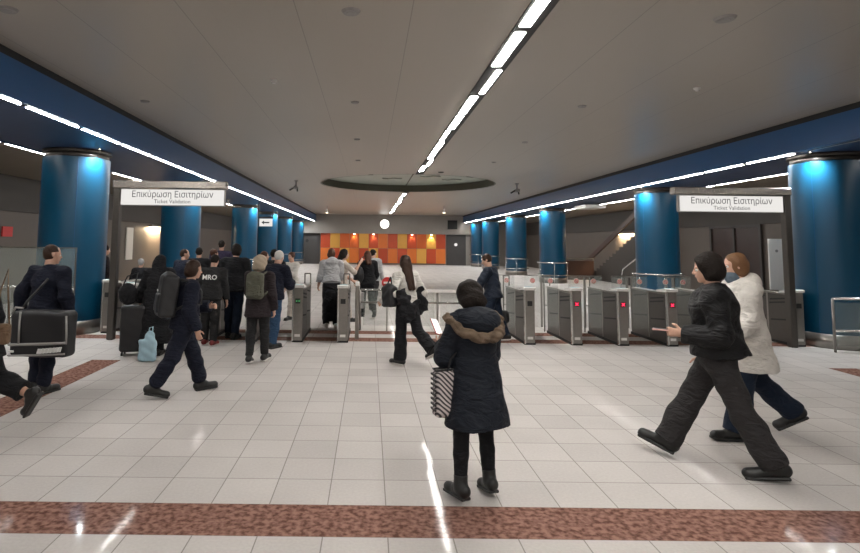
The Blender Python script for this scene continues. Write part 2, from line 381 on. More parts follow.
# small ceiling fittings
for i, (x, y, r_, lb) in enumerate(((351, 11, .10, 'round grey ceiling speaker near the top edge, left of the central joint'), (274, 80, .055, 'small white smoke detector alone on the left half of the ceiling'),
        (355, 102, .075, 'small round ceiling fitting in line below the larger grey speaker'), (357, 139, .075, 'small round ceiling fitting midway to the green recess, left of the light line'), (358, 160, .075, 'small round ceiling fitting just before the green recess'),
        (725, 18, .11, 'round grey ceiling speaker near the top edge on the right half'), (697, 88, .055, 'small white smoke detector on the right half of the ceiling'), (582, 106, .075, 'small round ceiling fitting beside the central light line'),
        (525, 142, .075, 'faint round ceiling fitting between the light line and the right fascia'), (494, 162, .075, 'faint round ceiling fitting nearest the right end of the green recess'), (441, 172, .10, 'dark round sensor at the near edge of the green recess'), (145, 101, .08, 'faint round ceiling fitting over the left blue fascia'), (8, 9, .1, 'faint round ceiling fitting in the upper left corner'))):
    X, Y = atz(x, y, ZC)
    o = MB().cyl((0, 0, 0), (0, 0, -.025), r_, r_*.8, 24).cyl((0, 0, -.025), (0, 0, -.05 if 'white' in lb else -.03), r_*.5, r_*.4, 16).build('ceiling_fitting', MT['white'] if 'white' in lb else (MT['slot'] if 'dark' in lb else MT['grey_plastic']), loc=(X, Y, ZC))
    tag(o, lb, 'ceiling fitting')
def cctv(x, y, lb, z=ZC, s=1.0):
    X, Y = atz(x, y, z-.25)
    t = thing('hanging_camera', lb, 'camera', (X, Y, z))
    MB().cyl((0, 0, 0), (0, 0, -.22*s), .03, n=10).cyl((0, 0, 0), (0, 0, -.03), .08, n=16).build('stem', MT['grey_plastic'], t)
    MB().box(-.07*s, .07*s, -.2*s, .16*s, -.34*s, -.22*s, bev=.02).build('camera_body', MT['grey_plastic'], t)
    MB().cyl((-.05*s, 0, -.26*s), (-.25*s, 0, -.38*s), .03*s, n=10).cyl((.05*s, 0, -.28*s), (.06*s, -.05, -.42*s), .03*s, n=10).build('bracket', MT['steel_dark'], t)
cctv(296, 187, 'grey camera cluster hanging from the ceiling left of the green recess')
cctv(517, 190, 'grey camera cluster hanging from the ceiling right of the green recess')
cctv(228, 205, 'small camera under the left soffit beside the ticket sign', ZS, .6)
cctv(567, 213, 'small camera under the right soffit beside the fourth column', ZS, .7)
for x, lb in ((327, 'tiny hanging spotlight before the far bulkhead, left of the clock'), (444, 'tiny hanging spotlight before the far bulkhead, right of the clock')):
    X, Y = atz(x, 209, ZC-.2); t = thing('spotlight', lb, 'light', (X, Y, ZC))
    MB().cyl((0, 0, 0), (0, 0, -.25), .02, n=8).build('stem', MT['grey_plastic'], t); MB().cyl((0, 0, -.2), (0, 0, -.45), .05, .09).build('lamp_head', MT['white'], t); MB().cyl((0, 0, -.45), (0, 0, -.46), .08).build('bulb', MT['spot'], t)

# ------------------------------------------------------------------ columns
CR = .62
def column(X, Y, lb, ring=True):
    t = thing('column', lb, 'column', (X, Y, 0)); t['kind'] = 'thing'
    MB().cyl((0, 0, .26), (0, 0, ZS-.16), CR, n=64, caps=False).build('shaft', MT['blue'], t, True)
    MB().cyl((0, 0, ZS-.16), (0, 0, ZS-.06), CR-.03, n=64).cyl((0, 0, ZS-.06), (0, 0, ZS), CR+.02, n=64).build('top_collar', MT['steel_dark'], t, True)
    MB().cyl((0, 0, 0), (0, 0, .26), CR+.015, n=64).build('base', MT['steel'], t, True)
    rl = MB().torus((0, 0, .97), CR+.1, .022, 56).torus((0, 0, .38), CR+.1, .02, 56)
    for k in range(6):
        a = k*math.pi/3+.3; rl.cyl(((CR+.1)*math.cos(a), (CR+.1)*math.sin(a), 0), ((CR+.1)*math.cos(a), (CR+.1)*math.sin(a), .97), .014, n=8)
    if ring: rl.build('guard_rail', MT['steel_light'], t, True)
    sm = MB()
    for k in range(4):
        a = k*math.pi/2+.5; sm.cyl(((CR+.001)*math.cos(a), (CR+.001)*math.sin(a), .26), ((CR+.001)*math.cos(a), (CR+.001)*math.sin(a), ZS-.16), .003, n=6)
    sm.build('seam', MT['fascia'], t)
    s_ = 1 if X < 0 else -1
    l = bpy.data.lights.new('added_column_spot', 'SPOT'); l.energy = 170; l.color = (.9, .97, 1); l.spot_size = D2R(150); l.spot_blend = 1.0; l.shadow_soft_size = .04  # added spot that brightens the column top, not a fitting of the hall
    lo = bpy.data.objects.new('added_column_spot', l); COL.objects.link(lo); lo.location = (X+s_*(CR+.02), Y-.42, ZS-.05)
    MB().cyl((s_*(CR+.02), -.42, ZS), (s_*(CR+.02), -.42, ZS-.008), .012, n=12).build('downlight', MT['spot'], t)  # tiny made-up glowing disc standing for the added spot
LX, RX = -6.05, 8.85
column(-5.98, 11.55, 'big blue column nearest on the left, behind the man with the large bag', False)
for x, lb in ((180.5, 'blue column behind the left ticket validation sign'), (244.5, 'blue column just right of the left sign, behind the queue'), (267, 'narrow blue column behind the small black arrow sign'), (283.5, 'narrow blue column second from the far end on the left'), (296, 'farthest narrow blue column on the left, beside the dark door')):
    column(LX-.1, YforX(x, 235, LX-.1), lb)
column(RX, 10.95, 'big blue column cut by the right edge of the view', False)
for x, lb in ((657, 'blue column in the right row, just left of the right ticket sign'), (552.5, 'blue column on the right above the second ticket gate'), (516, 'blue column on the right with a bare steel foot, beside the duffel carrier'), (490.5, 'narrow blue column behind the head of the duffel carrier'), (473, 'farthest narrow blue column on the right, beside the dark door')):
    column(RX+.1, min(46.9, YforX(x, 240, RX+.1)), lb)

# ------------------------------------------------------------------ portal signs
GY = 10.6
# same letter shapes as the Greek words on the sign
GREEK = 'Επιкύρωση Εισιτηρίων'.replace('π', 'п')
def portal(xp, x0, x1, zt, lb, lb2, mirror):
    t = thing('sign_gantry', lb, 'sign gantry', (xp, GY, 0))
    MB().box(-.06, .06, 0, .14, 0, zt, bev=.01).build('post', MT['steel_dark'], t)
    a, b_ = (x0-xp, x1-xp)
    MB().box(a, b_, -.02, .16, zt-.14, zt, bev=.012).build('beam', MT['beam'], t)
    t2 = thing('ticket_sign', lb2, 'sign', (mirror, GY+.02, zt-.152))
    w = .97
    MB().box(-w, w, 0, .1, -.31, 0).build('sign_box', MT['grey_plastic'], t2)
    MB().box(-w+.01, w-.01, -.012, 0, -.30, -.01).build('sign_panel', MT['signface'], t2)
    text(GREEK, .165, (.0, -.016, -.105), (D2R(90), 0, 0), MT['ink'], t2, bold=0.0, sx=.88)
    text('Ticket Validation', .10, (.0, -.016, -.235), (D2R(90), 0, 0), MT['ink'], t2, bold=0.0, sx=1.0)
portal(-4.73, -4.80, -2.68, 2.93, 'steel gantry on the left holding the white ticket sign, its post by the crowd', 'white Greek and English ticket validation sign hanging over the left gates', -3.685)
portal(7.80, 5.68, 7.87, 2.93, 'steel gantry holding the ticket sign beside the big cropped blue column', 'white Greek and English ticket validation sign hanging over the right gates', 6.75)

# arrow sign, hanging light box
p = atY(265.8, 222.5, 26)
t = thing('arrow_sign', 'small white sign with black left arrow hanging between left columns', 'sign', (p[0], 26, p[2]))
MB().box(-.29, .29, 0, .08, -.17, .17).build('sign_panel', MT['signface'], t)
MB().prism([(-.2, 0), (-.08, .09), (-.08, .03), (.16, .03), (.16, -.03), (-.08, -.03), (-.08, -.09)], -.01, 0).build('arrow', MT['ink'], t)
MB().box(-.33, .33, .0, .06, .19, .26).box(-.36, -.32, 0, .06, -.2, ZS-p[2]).box(.3, .34, 0, .06, .2, ZS-p[2]).build('frame', MT['slot'], t)
p = atY(590, 208, 24)
t = thing('hanging_sign', 'white box sign seen edge-on under the right soffit beside the fourth column', 'sign', (p[0], 24, p[2]))
MB().box(-.42, .42, -.6, .6, -.03, .10).build('sign_box', MT['white'], t); MB().cyl((-.3, 0, .1), (-.3, 0, ZS+.06-p[2]), .015, n=6).cyl((.3, 0, .1), (.3, 0, ZS+.06-p[2]), .015, n=6).build('hanger', MT['steel'], t)

# ------------------------------------------------------------------ ticket gates
def gate(X, lb, side=1, state='red', flaps=(), post=True, Y=GY):
    """cabinet 0.18 wide, 1.45 long; side = side on which the lane reader post stands"""
    t = thing('ticket_gate', lb, 'ticket gate', (X, Y, 0), 0, None)
    w = .09
    MB().box(-w, w, .02, 1.45, .04, .93, bev=.012).build('cabinet', MT['steel_dark'], t)
    MB().box(-w-.01, w+.01, 0, 1.47, 0, .05).build('plinth', MT['slot'], t)
    MB().box(-w, w, -.012, .03, .03, .985, bev=.008).build('front_panel', MT['steel'], t)
    MB().box(-w-.012, -w+.012, -.02, .03, .02, .99).build('edge_strip', MT['steel_light'], t)
    MB().box(-w-.008, w+.008, .0, 1.46, .93, .96, bev=.006).build('top_cover', MT['steel'], t)
    # sloping reader pad
    rd = MB().prism([(-.02, .985), (.34, .965), (.34, 1.0), (.02, 1.04), (-.03, 1.03)], -w-.02, w+.02, 'x').build('reader', MT['white'], t)
    MB().prism([(.03, 1.043), (.30, 1.008), (.30, 1.012), (.03, 1.048)], -w+.02, w-.02, 'x').build('reader_screen', MT['readerglow'], rd)
    d = MB().box(-.045, .045, -.02, -.01, .70, .79).build('display', MT['black_plastic'], t)
    if state == 'red':
        m = MB()
        for s_ in (-1, 1):
            M_ = Matrix.Translation((0, -.024, .745)) @ Matrix.Rotation(s_*D2R(45), 4, 'Y')
            m.box(-.04, .04, -.003, .003, -.006, .006, M_)
        m.build('red_cross', MT['redled'], d)
    elif state == 'green':
        m = MB()
        for s_ in (-.022, .022): m.prism([(s_-.012, .745), (s_+.01, .765), (s_+.01, .725)], -.026, -.02)
        m.build('green_arrow', MT['greenled'], d)
    MB().box(-.05, .05, -.02, -.01, .10, .145).build('label_plate', MT['white'], t)
    for s_ in (-1, 1):
        m = MB(); x0 = s_*w
        for (a, b_, z0, z1) in ((.10, .62, .86, .80), (.12, .64, .79, .73), (.76, 1.3, .86, .80), (.1, .62, .46, .41), (.76, 1.3, .46, .41)):
            m.prism([(a, z0), (b_, z1), (b_, z1+.028), (a, z0+.028)], x0-.004, x0+.004, 'x')
        m.build('side_slot', MT['slot'], t)
        MB().box(x0-.004, x0+.004, .68, .72, .06, .93).build('flap_slot', MT['steel'], t)
    for s_ in flaps:
        x0 = s_*(w+.01); x1 = s_*(w+.33)
        f_ = MB().box(x0, x1, .70, .712, .22, 1.22).build('glass_flap', MT['glass'], t)
        MB().box(x1-.006*s_, x1+.006*s_, .696, .716, .22, 1.22).box(x0, x1, .696, .716, 1.215, 1.228).build('flap_edge', MT['steel'], f_)
        xc = s_*(w+.165)
        st = MB().cyl((xc, .70, 1.12), (xc, .692, 1.12), .052, n=24).build('sticker', MT['pinksticker'], f_)
        st['kind'] = 'thing'
        m = MB().torus((xc, .690, 1.12), .034, .0045, 24, 6, 'y')
        m.box(-.03, .03, -.003, .003, -.004, .004, Matrix.Translation((xc, .690, 1.12)) @ Matrix.Rotation(D2R(45), 4, 'Y'))
        m.build('sticker_symbol', MT['redsign'], f_)
    if post:
        xs = (-.1, .02) if X > 0 else (-.06, .06)
        m = MB()
        for q in xs: m.cyl((q, 1.62, 0), (q, 1.62, 1.16), .014, n=10)
        m.cyl((xs[0], 1.62, 1.16), (xs[1], 1.62, 1.16), .014, n=10).cyl((xs[0], 1.62, .55), (xs[1], 1.62, .55), .01, n=8)
        m.build('rear_post', MT['steel'], t)
    return t
gate(2.955, 'first right-hand ticket gate with dark display, beside the duffel carrier', flaps=(-1, 1), state='off')
gate(3.815, 'ticket gate with red cross under the first pair of stickers', flaps=(-1, 1))
gate(4.665, 'ticket gate with red cross directly left of the blue column by the sign', flaps=(-1, 1))
gate(5.565, 'ticket gate with red cross in front of the walker holding a phone', flaps=(-1, 1))
gate(6.42, 'ticket gate hidden behind the two walkers, flap sticker left of the dark jacket', flaps=(-1,))
gate(7.98, 'end ticket gate beside the big blue column, behind the white coat', state='off', Y=10.72)
gate(-.47, 'ticket gate on the left nearest the open middle, beside the grey hoodie', state='off')
gate(-1.30, 'ticket gate used by the white-haired man, green display', state='green')
gate(-2.14, 'ticket gate behind the pale-haired woman, partly hidden by the queue', state='green')
gate(-2.98, 'ticket gate behind the walker in navy, only pieces showing', state='off')
gate(-3.75, 'ticket gate hidden behind the woman in long black clothes', state='off')
gate(-4.42, 'ticket gate directly under the post of the left sign', state='off', post=False)
gate(-5.14, 'steel gate cabinet between the left column and the sign post', state='off', Y=11.35, post=False)

# fences
def fence(xa, xb, Y, lb, panels, rails=(.93, .37), ztop=None, glass_z=(.1, .86)):
    t = thing('glass_fence', lb, 'fence', (xa, Y, 0)); L_ = xb-xa
    for z in rails: MB().cyl((0, 0, z), (L_, 0, z), .022, n=12).build('rail', MT['steel_light'], t, True)
    n_ = panels
    for k in range(n_+1): MB().cyl((L_*k/n_, 0, 0), (L_*k/n_, 0, rails[0]), .022, n=12).build('post', MT['steel'], t, True)
    for k in range(n_): MB().box(L_*k/n_+.06, L_*(k+1)/n_-.06, -.006+.03, .006+.03, *glass_z).build('glass_panel', MT['fenceglass'], t)
    return t
fence(WL, -5.5, 10.72, 'low glass fence with two steel rails in front of the left column', 4)
fence(8.2, WR, 10.2, 'low glass fence with two steel rails in front of the right column', 4)
t = thing('glass_screen', 'tall clear glass screen behind the head of the man with the large bag', 'screen', (-7.5, 10.6, 0))
MB().box(0, 2.08, 0, .012, .1, 1.66).build('glass_panel', MT['fenceglass'], t); MB().box(0, 2.08, -.004, .016, 1.655, 1.675).box(2.07, 2.09, -.004, .016, .0, 1.67).box(0, .02, -.004, .016, 0, 1.67).build('edge', MT['steel'], t)
# middle fence with no-entry disc
t = fence(-.18, 2.25, 12.1, 'low fence across the middle between the two gate rows', 3, (.84, .58), glass_z=(.1, .8))
MB().box(.95, 2.4, -.05, .05, .80, .86).build('capping', MT['white'], t)
t = thing('no_entry_sign', 'red round no-entry disc with white bar on the middle fence', 'sign', (.38, 11.97, 0))
MB().cyl((0, 0, 1.0), (0, -.012, 1.0), .115, n=32).build('disc', MT['redsign'], t); MB().box(-.075, .075, -.02, -.012, .98, 1.02).build('bar', MT['white'], t)
MB().cyl((0, .02, 0), (0, .02, 1.1), .014, n=8).build('post', MT['steel'], t)
t = thing('reader_post', 'slim steel post with white cap right of the last left gate', 'post', (-.22, 11.0, 0))
MB().box(-.035, .035, -.03, .05, 0, 1.0, bev=.008).build('post', MT['steel'], t); MB().box(-.04, .04, -.04, .06, 1.0, 1.08, bev=.01).build('cap', MT['white'], t)
# notice board
p = atY(777, 240, 11.9)
t = thing('notice_stand', 'tall narrow white notice panel behind the end gate, left of the right column', 'notice', (p[0]-.02, 11.9, 0))
MB().box(-.16, .16, 0, .03, .95, 2.0).build('panel', MT['white'], t); MB().cyl((0, .05, 0), (0, .05, 2.0), .02, n=10).build('stand', MT['steel'], t)
MB().cyl((0, 0, 1.75), (0, -.006, 1.75), .03, n=12).build('mark', MT['grey_plastic'], t)
t = MB().box(WL+.01, WL+.05, YforX(125, 250, WL), YforX(131.5, 250, WL), 1.0, 2.35).build('notice_sign', MT['white']); tag(t, 'tall pale board on the left wall seen under the left sign', 'notice')
y_ = YforX(3, 233, WL)
t = thing('notice_sign', 'small red notice on the left wall by the edge of the view', 'notice', (WL+.02, y_, 0))
MB().box(0, .03, -.1, .35, 1.88, 2.16).build('panel', MT['redsign'], t)
# brown staircase and lamps
t = thing('staircase', 'stairs with dark sloping stringer and brown parapet by the right wall', 'staircase', (11.9, 25.0, 0))
m = MB()
for k in range(15): m.box(.1, 1.25, 6.1-.4*k, 6.5-.4*k, 0, .16*(k+1))
m.build('steps', MT['concrete_dark'], t)
MB().prism([(6.6, .75), (6.6, 1.0), (.3, 3.5), (.3, 3.2)], 0, .08, 'x').build('stringer', MT['brown'], t)
MB().box(-1.7, 0, 5.4, 5.5, 0, 1.0).box(-.1, 0, 5.5, 6.6, 0, 1.0).build('parapet', MT['brown'], t)
MB().cyl((-1.7, 5.45, 1.12), (0, 5.45, 1.12), .03).cyl((-1.7, 5.45, 0), (-1.7, 5.45, 1.12), .03).cyl((0, 5.45, 0), (0, 5.45, 1.12), .03).build('handrail', MT['steel'], t)
t = thing('handrail', 'steel handrail rising beside the stairs, left of the blue column by the sign', 'handrail', (10.6, 24.0, 0))
MB().tube([(-.1, 0, 0), (0, 0, .85), (.0, -2.0, 1.6), (.6, -2.0, 1.6), (.6, -2, 0)], .03).cyl((0, -2, 0), (0, -2, 1.6), .025).build('rail', MT['steel_light'], t)
def wall_lamp(X, Y, z, L_, s, lb):
    t = thing('wall_lamp', lb, 'lamp', (X, Y, z)); MB().box(0, .16*s, -L_/2, L_/2, 0, .1).build('housing', MT['steel'], t)
    MB().box(.01*s, .15*s, -L_/2+.03, L_/2-.03, -.03, 0).build('diffuser', MT['warmlamp'], t)
    l = bpy.data.lights.new('wall_lamp_light', 'AREA'); l.shape = 'RECTANGLE'; l.size = .15; l.size_y = L_; l.energy = 110; l.color = (1, .74, .45)
    lo = bpy.data.objects.new('wall_lamp_light', l); COL.objects.link(lo); lo.location = (X+.2*s, Y, z-.05); lo.rotation_euler = (0, D2R(-20)*-s, 0)
wall_lamp(WR, 28.9, 2.42, 2.6, -1, 'warm lamp glowing on the right wall above the stairs')
wall_lamp(WL, YforX(155, 228, WL), 2.45, 1.6, 1, 'warm lamp glowing on the left wall seen under the left sign')

# ------------------------------------------------------------------ smooth-union bodies
BIG = 0.35
def nrm(v): v = np.asarray(v, float); return v/(np.linalg.norm(v)+1e-12)
def cap(a, b, ra, rb=None, k=.02, flat=0): return dict(t='cap', a=np.array(a, float), b=np.array(b, float), ra=ra, rb=ra if rb is None else rb, k=k, flat=flat)
def ell(c, r, R=None, k=.02, sub=False): return dict(t='ell', a=np.array(c, float), r=np.array(r, float), R=None if R is None else np.array(R, float), k=k, sub=sub)
def rbox(c, h, rd, R=None, k=.01, sub=False): return dict(t='box', a=np.array(c, float), r=np.array(h, float), rd=rd, R=None if R is None else np.array(R, float), k=k, sub=sub)
def cone(a, b, r1, r2, side=(1, 0, 0), k=.02): return dict(t='cone', a=np.array(a, float), b=np.array(b, float), r1=r1, r2=r2, s=nrm(side), k=k)
def _bounds(p):
    if p['t'] == 'cap': r = max(p['ra'], p['rb']); lo = np.minimum(p['a'], p['b'])-r; hi = np.maximum(p['a'], p['b'])+r
    elif p['t'] == 'cone': r = max(*p['r1'], *p['r2']); lo = np.minimum(p['a'], p['b'])-r; hi = np.maximum(p['a'], p['b'])+r
    else:
        r = p['r'] if p['R'] is None else np.full(3, np.linalg.norm(p['r'])); lo = p['a']-r; hi = p['a']+r
    return lo, hi
def _dist(p, X, Y, Z):
    if p['t'] == 'cap':
        ba = p['b']-p['a']; L2 = max(ba@ba, 1e-9); x, y, z = X-p['a'][0], Y-p['a'][1], Z-p['a'][2]
        tt = (x*ba[0]+y*ba[1]+z*ba[2])/L2; t = np.clip(tt, 0, 1)
        d = np.sqrt((x-ba[0]*t)**2+(y-ba[1]*t)**2+(z-ba[2]*t)**2)-(p['ra']+(p['rb']-p['ra'])*t)
        if p['flat']: d = np.maximum(d, (tt-1)*math.sqrt(L2)-.0)
        return d
    if p['t'] == 'cone':
        ba = p['b']-p['a']; L = math.sqrt(ba@ba); u = ba/L; s = nrm(p['s']-u*(p['s']@u)); f = np.cross(u, s)
        x, y, z = X-p['a'][0], Y-p['a'][1], Z-p['a'][2]
        h = x*u[0]+y*u[1]+z*u[2]; t = np.clip(h/L, 0, 1)
        rx = p['r1'][0]+(p['r2'][0]-p['r1'][0])*t; ry = p['r1'][1]+(p['r2'][1]-p['r1'][1])*t
        a = (x*s[0]+y*s[1]+z*s[2])/rx; b = (x*f[0]+y*f[1]+z*f[2])/ry; q = np.sqrt(a*a+b*b)
        return np.maximum(np.maximum((q-1)*np.minimum(rx, ry), -h), h-L)
    x, y, z = X-p['a'][0], Y-p['a'][1], Z-p['a'][2]
    if p['R'] is not None:
        R = p['R']; x, y, z = (R[0, 0]*x+R[1, 0]*y+R[2, 0]*z, R[0, 1]*x+R[1, 1]*y+R[2, 1]*z, R[0, 2]*x+R[1, 2]*y+R[2, 2]*z)
    r = p['r']
    if p['t'] == 'ell':
        k0 = np.sqrt((x/r[0])**2+(y/r[1])**2+(z/r[2])**2); k1 = np.sqrt((x/r[0]**2)**2+(y/r[1]**2)**2+(z/r[2]**2)**2)
        return k0*(k0-1)/np.maximum(k1, 1e-6)
    rd = p['rd']; qx, qy, qz = np.abs(x)-r[0]+rd, np.abs(y)-r[1]+rd, np.abs(z)-r[2]+rd
    return np.sqrt(np.maximum(qx, 0)**2+np.maximum(qy, 0)**2+np.maximum(qz, 0)**2)+np.minimum(np.maximum(np.maximum(qx, qy), qz), 0)-rd
def sdf_mesh(name, prims, h, m, parent=None, wr=0.0, wf=14.0, cuts=(), loc=None):
    bs = [_bounds(p) for p in prims if not p.get('sub')]
    lo = np.min([b[0] for b in bs], 0)-3*h-wr*2; hi = np.max([b[1] for b in bs], 0)+3*h+wr*2
    n = np.ceil((hi-lo)/h).astype(int)+1
    ax = [(lo[i]+np.arange(n[i])*h).astype(np.float32) for i in range(3)]
    d = np.full(n, BIG, np.float32)
    for p in prims:
        l, u = _bounds(p); mg = p['k']+4*h+wr*2
        i0 = np.maximum(((l-mg-lo)/h).astype(int), 0); i1 = np.minimum(((u+mg-lo)/h).astype(int)+2, n)
        if (i1 <= i0).any(): continue
        sl = tuple(slice(a, b) for a, b in zip(i0, i1))
        X = ax[0][sl[0]][:, None, None]; Y = ax[1][sl[1]][None, :, None]; Z = ax[2][sl[2]][None, None, :]
        q = _dist(p, X, Y, Z).astype(np.float32); e = d[sl]; k = p['k']
        if p.get('sub'):
            q = -q; hh = np.maximum(k-np.abs(e-q), 0)/k; d[sl] = np.maximum(e, q)+hh*hh*k*.25
        else:
            hh = np.maximum(k-np.abs(e-q), 0)/k; d[sl] = np.minimum(e, q)-hh*hh*k*.25
    if wr or cuts:
        X = ax[0][:, None, None]; Y = ax[1][None, :, None]; Z = ax[2][None, None, :]
        if wr:
            w1 = np.sin(wf*(Z+.35*np.sin(wf*.5*X+1.3)/wf*4+.3*Y))*np.sin(wf*.7*X+1.1+.6*np.sin(wf*.6*Z))
            w2 = np.sin(wf*1.9*Z+2.3*np.sin(wf*.8*Y)+wf*X)*.5
            d = d+(wr*(w1+w2+.5*np.sin(wf*1.3*Y+wf*Z*.8))).astype(np.float32)
        for pt, nn in cuts:
            nn = nrm(nn); d = np.maximum(d, ((X-pt[0])*nn[0]+(Y-pt[1])*nn[1]+(Z-pt[2])*nn[2]).astype(np.float32))
    s = d < 0
    cnt = np.zeros(n-1, np.int8)
    for a in (0, 1):
        for b in (0, 1):
            for c in (0, 1): cnt += s[a:n[0]-1+a, b:n[1]-1+b, c:n[2]-1+c]
    mix = (cnt > 0) & (cnt < 8); I, J, K = np.nonzero(mix)
    if len(I) == 0: raise RuntimeError('empty '+name)
    idx = np.full(n-1, -1, np.int32); idx[I, J, K] = np.arange(len(I))
    acc = np.zeros((len(I), 3)); c_ = np.zeros(len(I))
    C = {(a, b, c): d[I+a, J+b, K+c] for a in (0, 1) for b in (0, 1) for c in (0, 1)}
    for a0 in C:
        for axx in range(3):
            if a0[axx] == 1: continue
            a1 = tuple(v+(1 if i == axx else 0) for i, v in enumerate(a0)); v0, v1 = C[a0], C[a1]
            cr = (v0 < 0) != (v1 < 0); t = np.where(cr, v0/np.where(cr, v0-v1, 1), 0)
            P = np.tile(np.array(a0, float), (len(I), 1)); P[:, axx] += t
            acc[cr] += P[cr]; c_[cr] += 1
    V = (np.stack([I, J, K], 1)+acc/c_[:, None])*h+lo
    Q = []
    for a in range(3):
        b, c = (a+1) % 3, (a+2) % 3
        s0 = np.moveaxis(s, (a, b, c), (0, 1, 2)); ix = np.moveaxis(idx, (a, b, c), (0, 1, 2))
        e = s0[:-1] != s0[1:]; e[:, 0, :] = False; e[:, :, 0] = False; e[:, -1, :] = False; e[:, :, -1] = False
        i, j, k = np.nonzero(e); ins = s0[i, j, k]
        q = np.stack([ix[i, j-1, k-1], ix[i, j, k-1], ix[i, j, k], ix[i, j-1, k]], 1)
        q[~ins] = q[~ins][:, ::-1]; Q.append(q)
    Q = np.concatenate(Q); Q = Q[(Q >= 0).all(1)]
    me = bpy.data.meshes.new(name)
    me.vertices.add(len(V)); me.vertices.foreach_set('co', V.astype(np.float32).ravel())
    me.loops.add(len(Q)*4); me.loops.foreach_set('vertex_index', Q.astype(np.int32).ravel())
    me.polygons.add(len(Q)); me.polygons.foreach_set('loop_start', np.arange(0, len(Q)*4, 4, dtype=np.int32))
    me.update(calc_edges=True); me.polygons.foreach_set('use_smooth', np.ones(len(Q), bool)); me.validate()
    me.materials.append(m)
    o = bpy.data.objects.new(name, me); COL.objects.link(o)
    if parent: o.parent = parent
    if loc is not None: o.location = loc
    return o

def cl(name, col, rough=.85, bump=.25, bs=140, var=.15, spec=.25):
    m = mat(name, col, rough, 0, var, 18, bump, bs, spec)
    if 'hair' in name or 'fur' in name: return m
    nt = m.node_tree; N = nt.nodes; L = nt.links; b = N['Principled BSDF']; old = b.inputs['Normal'].links[0].from_node
    tc = N.new('ShaderNodeTexCoord'); mp = N.new('ShaderNodeMapping'); mp.inputs['Scale'].default_value = (7, 7, 15); mp.inputs['Rotation'].default_value = (.5, .3, 0)
    n = N.new('ShaderNodeTexNoise'); n.inputs['Scale'].default_value = 1.0; n.inputs['Detail'].default_value = 2.5; n.inputs['Distortion'].default_value = 1.2
    L.new(tc.outputs['Object'], mp.inputs[0]); L.new(mp.outputs[0], n.inputs['Vector'])
    bp = N.new('ShaderNodeBump'); bp.inputs['Strength'].default_value = .9; bp.inputs['Distance'].default_value = .035
    L.new(n.outputs['Fac'], bp.inputs['Height']); L.new(old.outputs[0], bp.inputs['Normal']); L.new(bp.outputs[0], b.inputs['Normal'])
    return m
SKIN = mat('skin', (.56, .33, .24), .5, 0, .06, 20); SKIN2 = mat('tanned_skin', (.42, .22, .15), .5, 0, .06, 20)
CM = dict(
    black=cl('black_cloth', (.011, .011, .013)), navy=cl('navy_cloth', (.009, .011, .022)), navy2=cl('dark_navy_quilt', (.013, .019, .034), .6),
    parka=cl('dark_parka', (.009, .012, .019), .7), puffer=cl('black_puffer', (.008, .008, .009), .6), jeans=cl('blue_jeans', (.028, .062, .12)),
    djeans=cl('dark_jeans', (.010, .017, .033)), grey=cl('charcoal_trousers', (.030, .028, .029)), dgrey=cl('dark_grey_leggings', (.022, .022, .023)),
    white=cl('white_cloth', (.62, .59, .55)), hoodie=cl('pale_grey_cloth', (.45, .45, .46)), cream=cl('cream_cloth', (.55, .48, .42)),
    purple=cl('dark_purple_cloth', (.035, .028, .06)), brownj=cl('dark_brown_cloth', (.022, .016, .018)), olive=cl('olive_canvas', (.10, .10, .075), .8),
    boot=mat('black_leather', (.012, .012, .012), .45), sole=mat('pale_rubber', (.6, .58, .54), .7), redshoe=mat('red_shoe', (.18, .02, .02), .6),
    hair_dark=cl('dark_hair', (.012, .008, .006), .75, .9, 60), hair_brown=cl('brown_hair', (.035, .017, .010), .5, .6, 90), hair_blond=cl('grey_blond_hair', (.40, .33, .25), .6, .6, 90),
    hair_white=cl('white_hair', (.62, .60, .57), .6, .5, 90), hair_ginger=cl('light_brown_hair', (.17, .085, .04), .55, .6, 90), hair_red=cl('reddish_brown_hair', (.07, .028, .015), .55, .6, 90),
    fur=cl('brown_fur', (.16, .115, .08), .95, 1.0, 220, .5), tan=cl('tan_leather', (.16, .10, .06), .6), bag=mat('black_nylon', (.014, .014, .016), .55, 0, .1, 30, .2, 80),
    strap=mat('grey_strap', (.30, .29, .28), .6), pale_blue=mat('pale_blue_plastic', (.42, .62, .72), .4), scarf=cl('blue_grey_scarf', (.13, .17, .21)), eye=mat('eye_white', (.7, .68, .65), .3), iris=mat('dark_iris', (.02, .012, .008), .2), lips=mat('lips', (.42, .16, .14), .45),
    red=cl('red_cloth', (.35, .03, .03)), white_print=mat('white_print', (.85, .85, .83), .6))

def hand_prims(w, d, n, L, curl, side, thumb=1.0, k=.006):
    """w wrist, d hand direction, n palm normal, L hand length; side = +1 right, -1 left"""
    d = nrm(d); n = nrm(np.asarray(n, float)-d*np.dot(n, d)); s = np.cross(d, n)*side   # towards the thumb
    pl = L*.5; P = []
    for q in (-.3, -.1, .1, .3): P.append(cap(w+s*q*L*.22, w+d*pl+s*q*L*.42, L*.075, L*.07, k=.012))
    for q, fl in ((.30, .44), (.10, .49), (-.10, .46), (-.30, .37)):
        b = w+d*pl+s*q*L*.46*1.05; a = 0; p0 = b; segs = (.45, .32, .23)
        for i, sg in enumerate(segs):
            a += curl*(.9, 1.1, .8)[i]; dd = d*math.cos(a)+n*math.sin(a); p1 = p0+dd*L*fl*sg*1.05
            P.append(cap(p0, p1, L*(.050-.004*i), L*(.047-.005*i), k=k)); p0 = p1
    tb = w+d*pl*.25+s*L*.14; td = nrm(d*.75+s*.75+n*.25); p1 = tb+td*L*.24; td2 = nrm(d*.9+s*.2+n*(.3+curl*.5)); p2 = p1+td2*L*.22
    P += [cap(tb-td*.01, p1, L*.068, L*.056, k=.012), cap(p1, p2, L*.054, L*.045, k=k)]
    return P
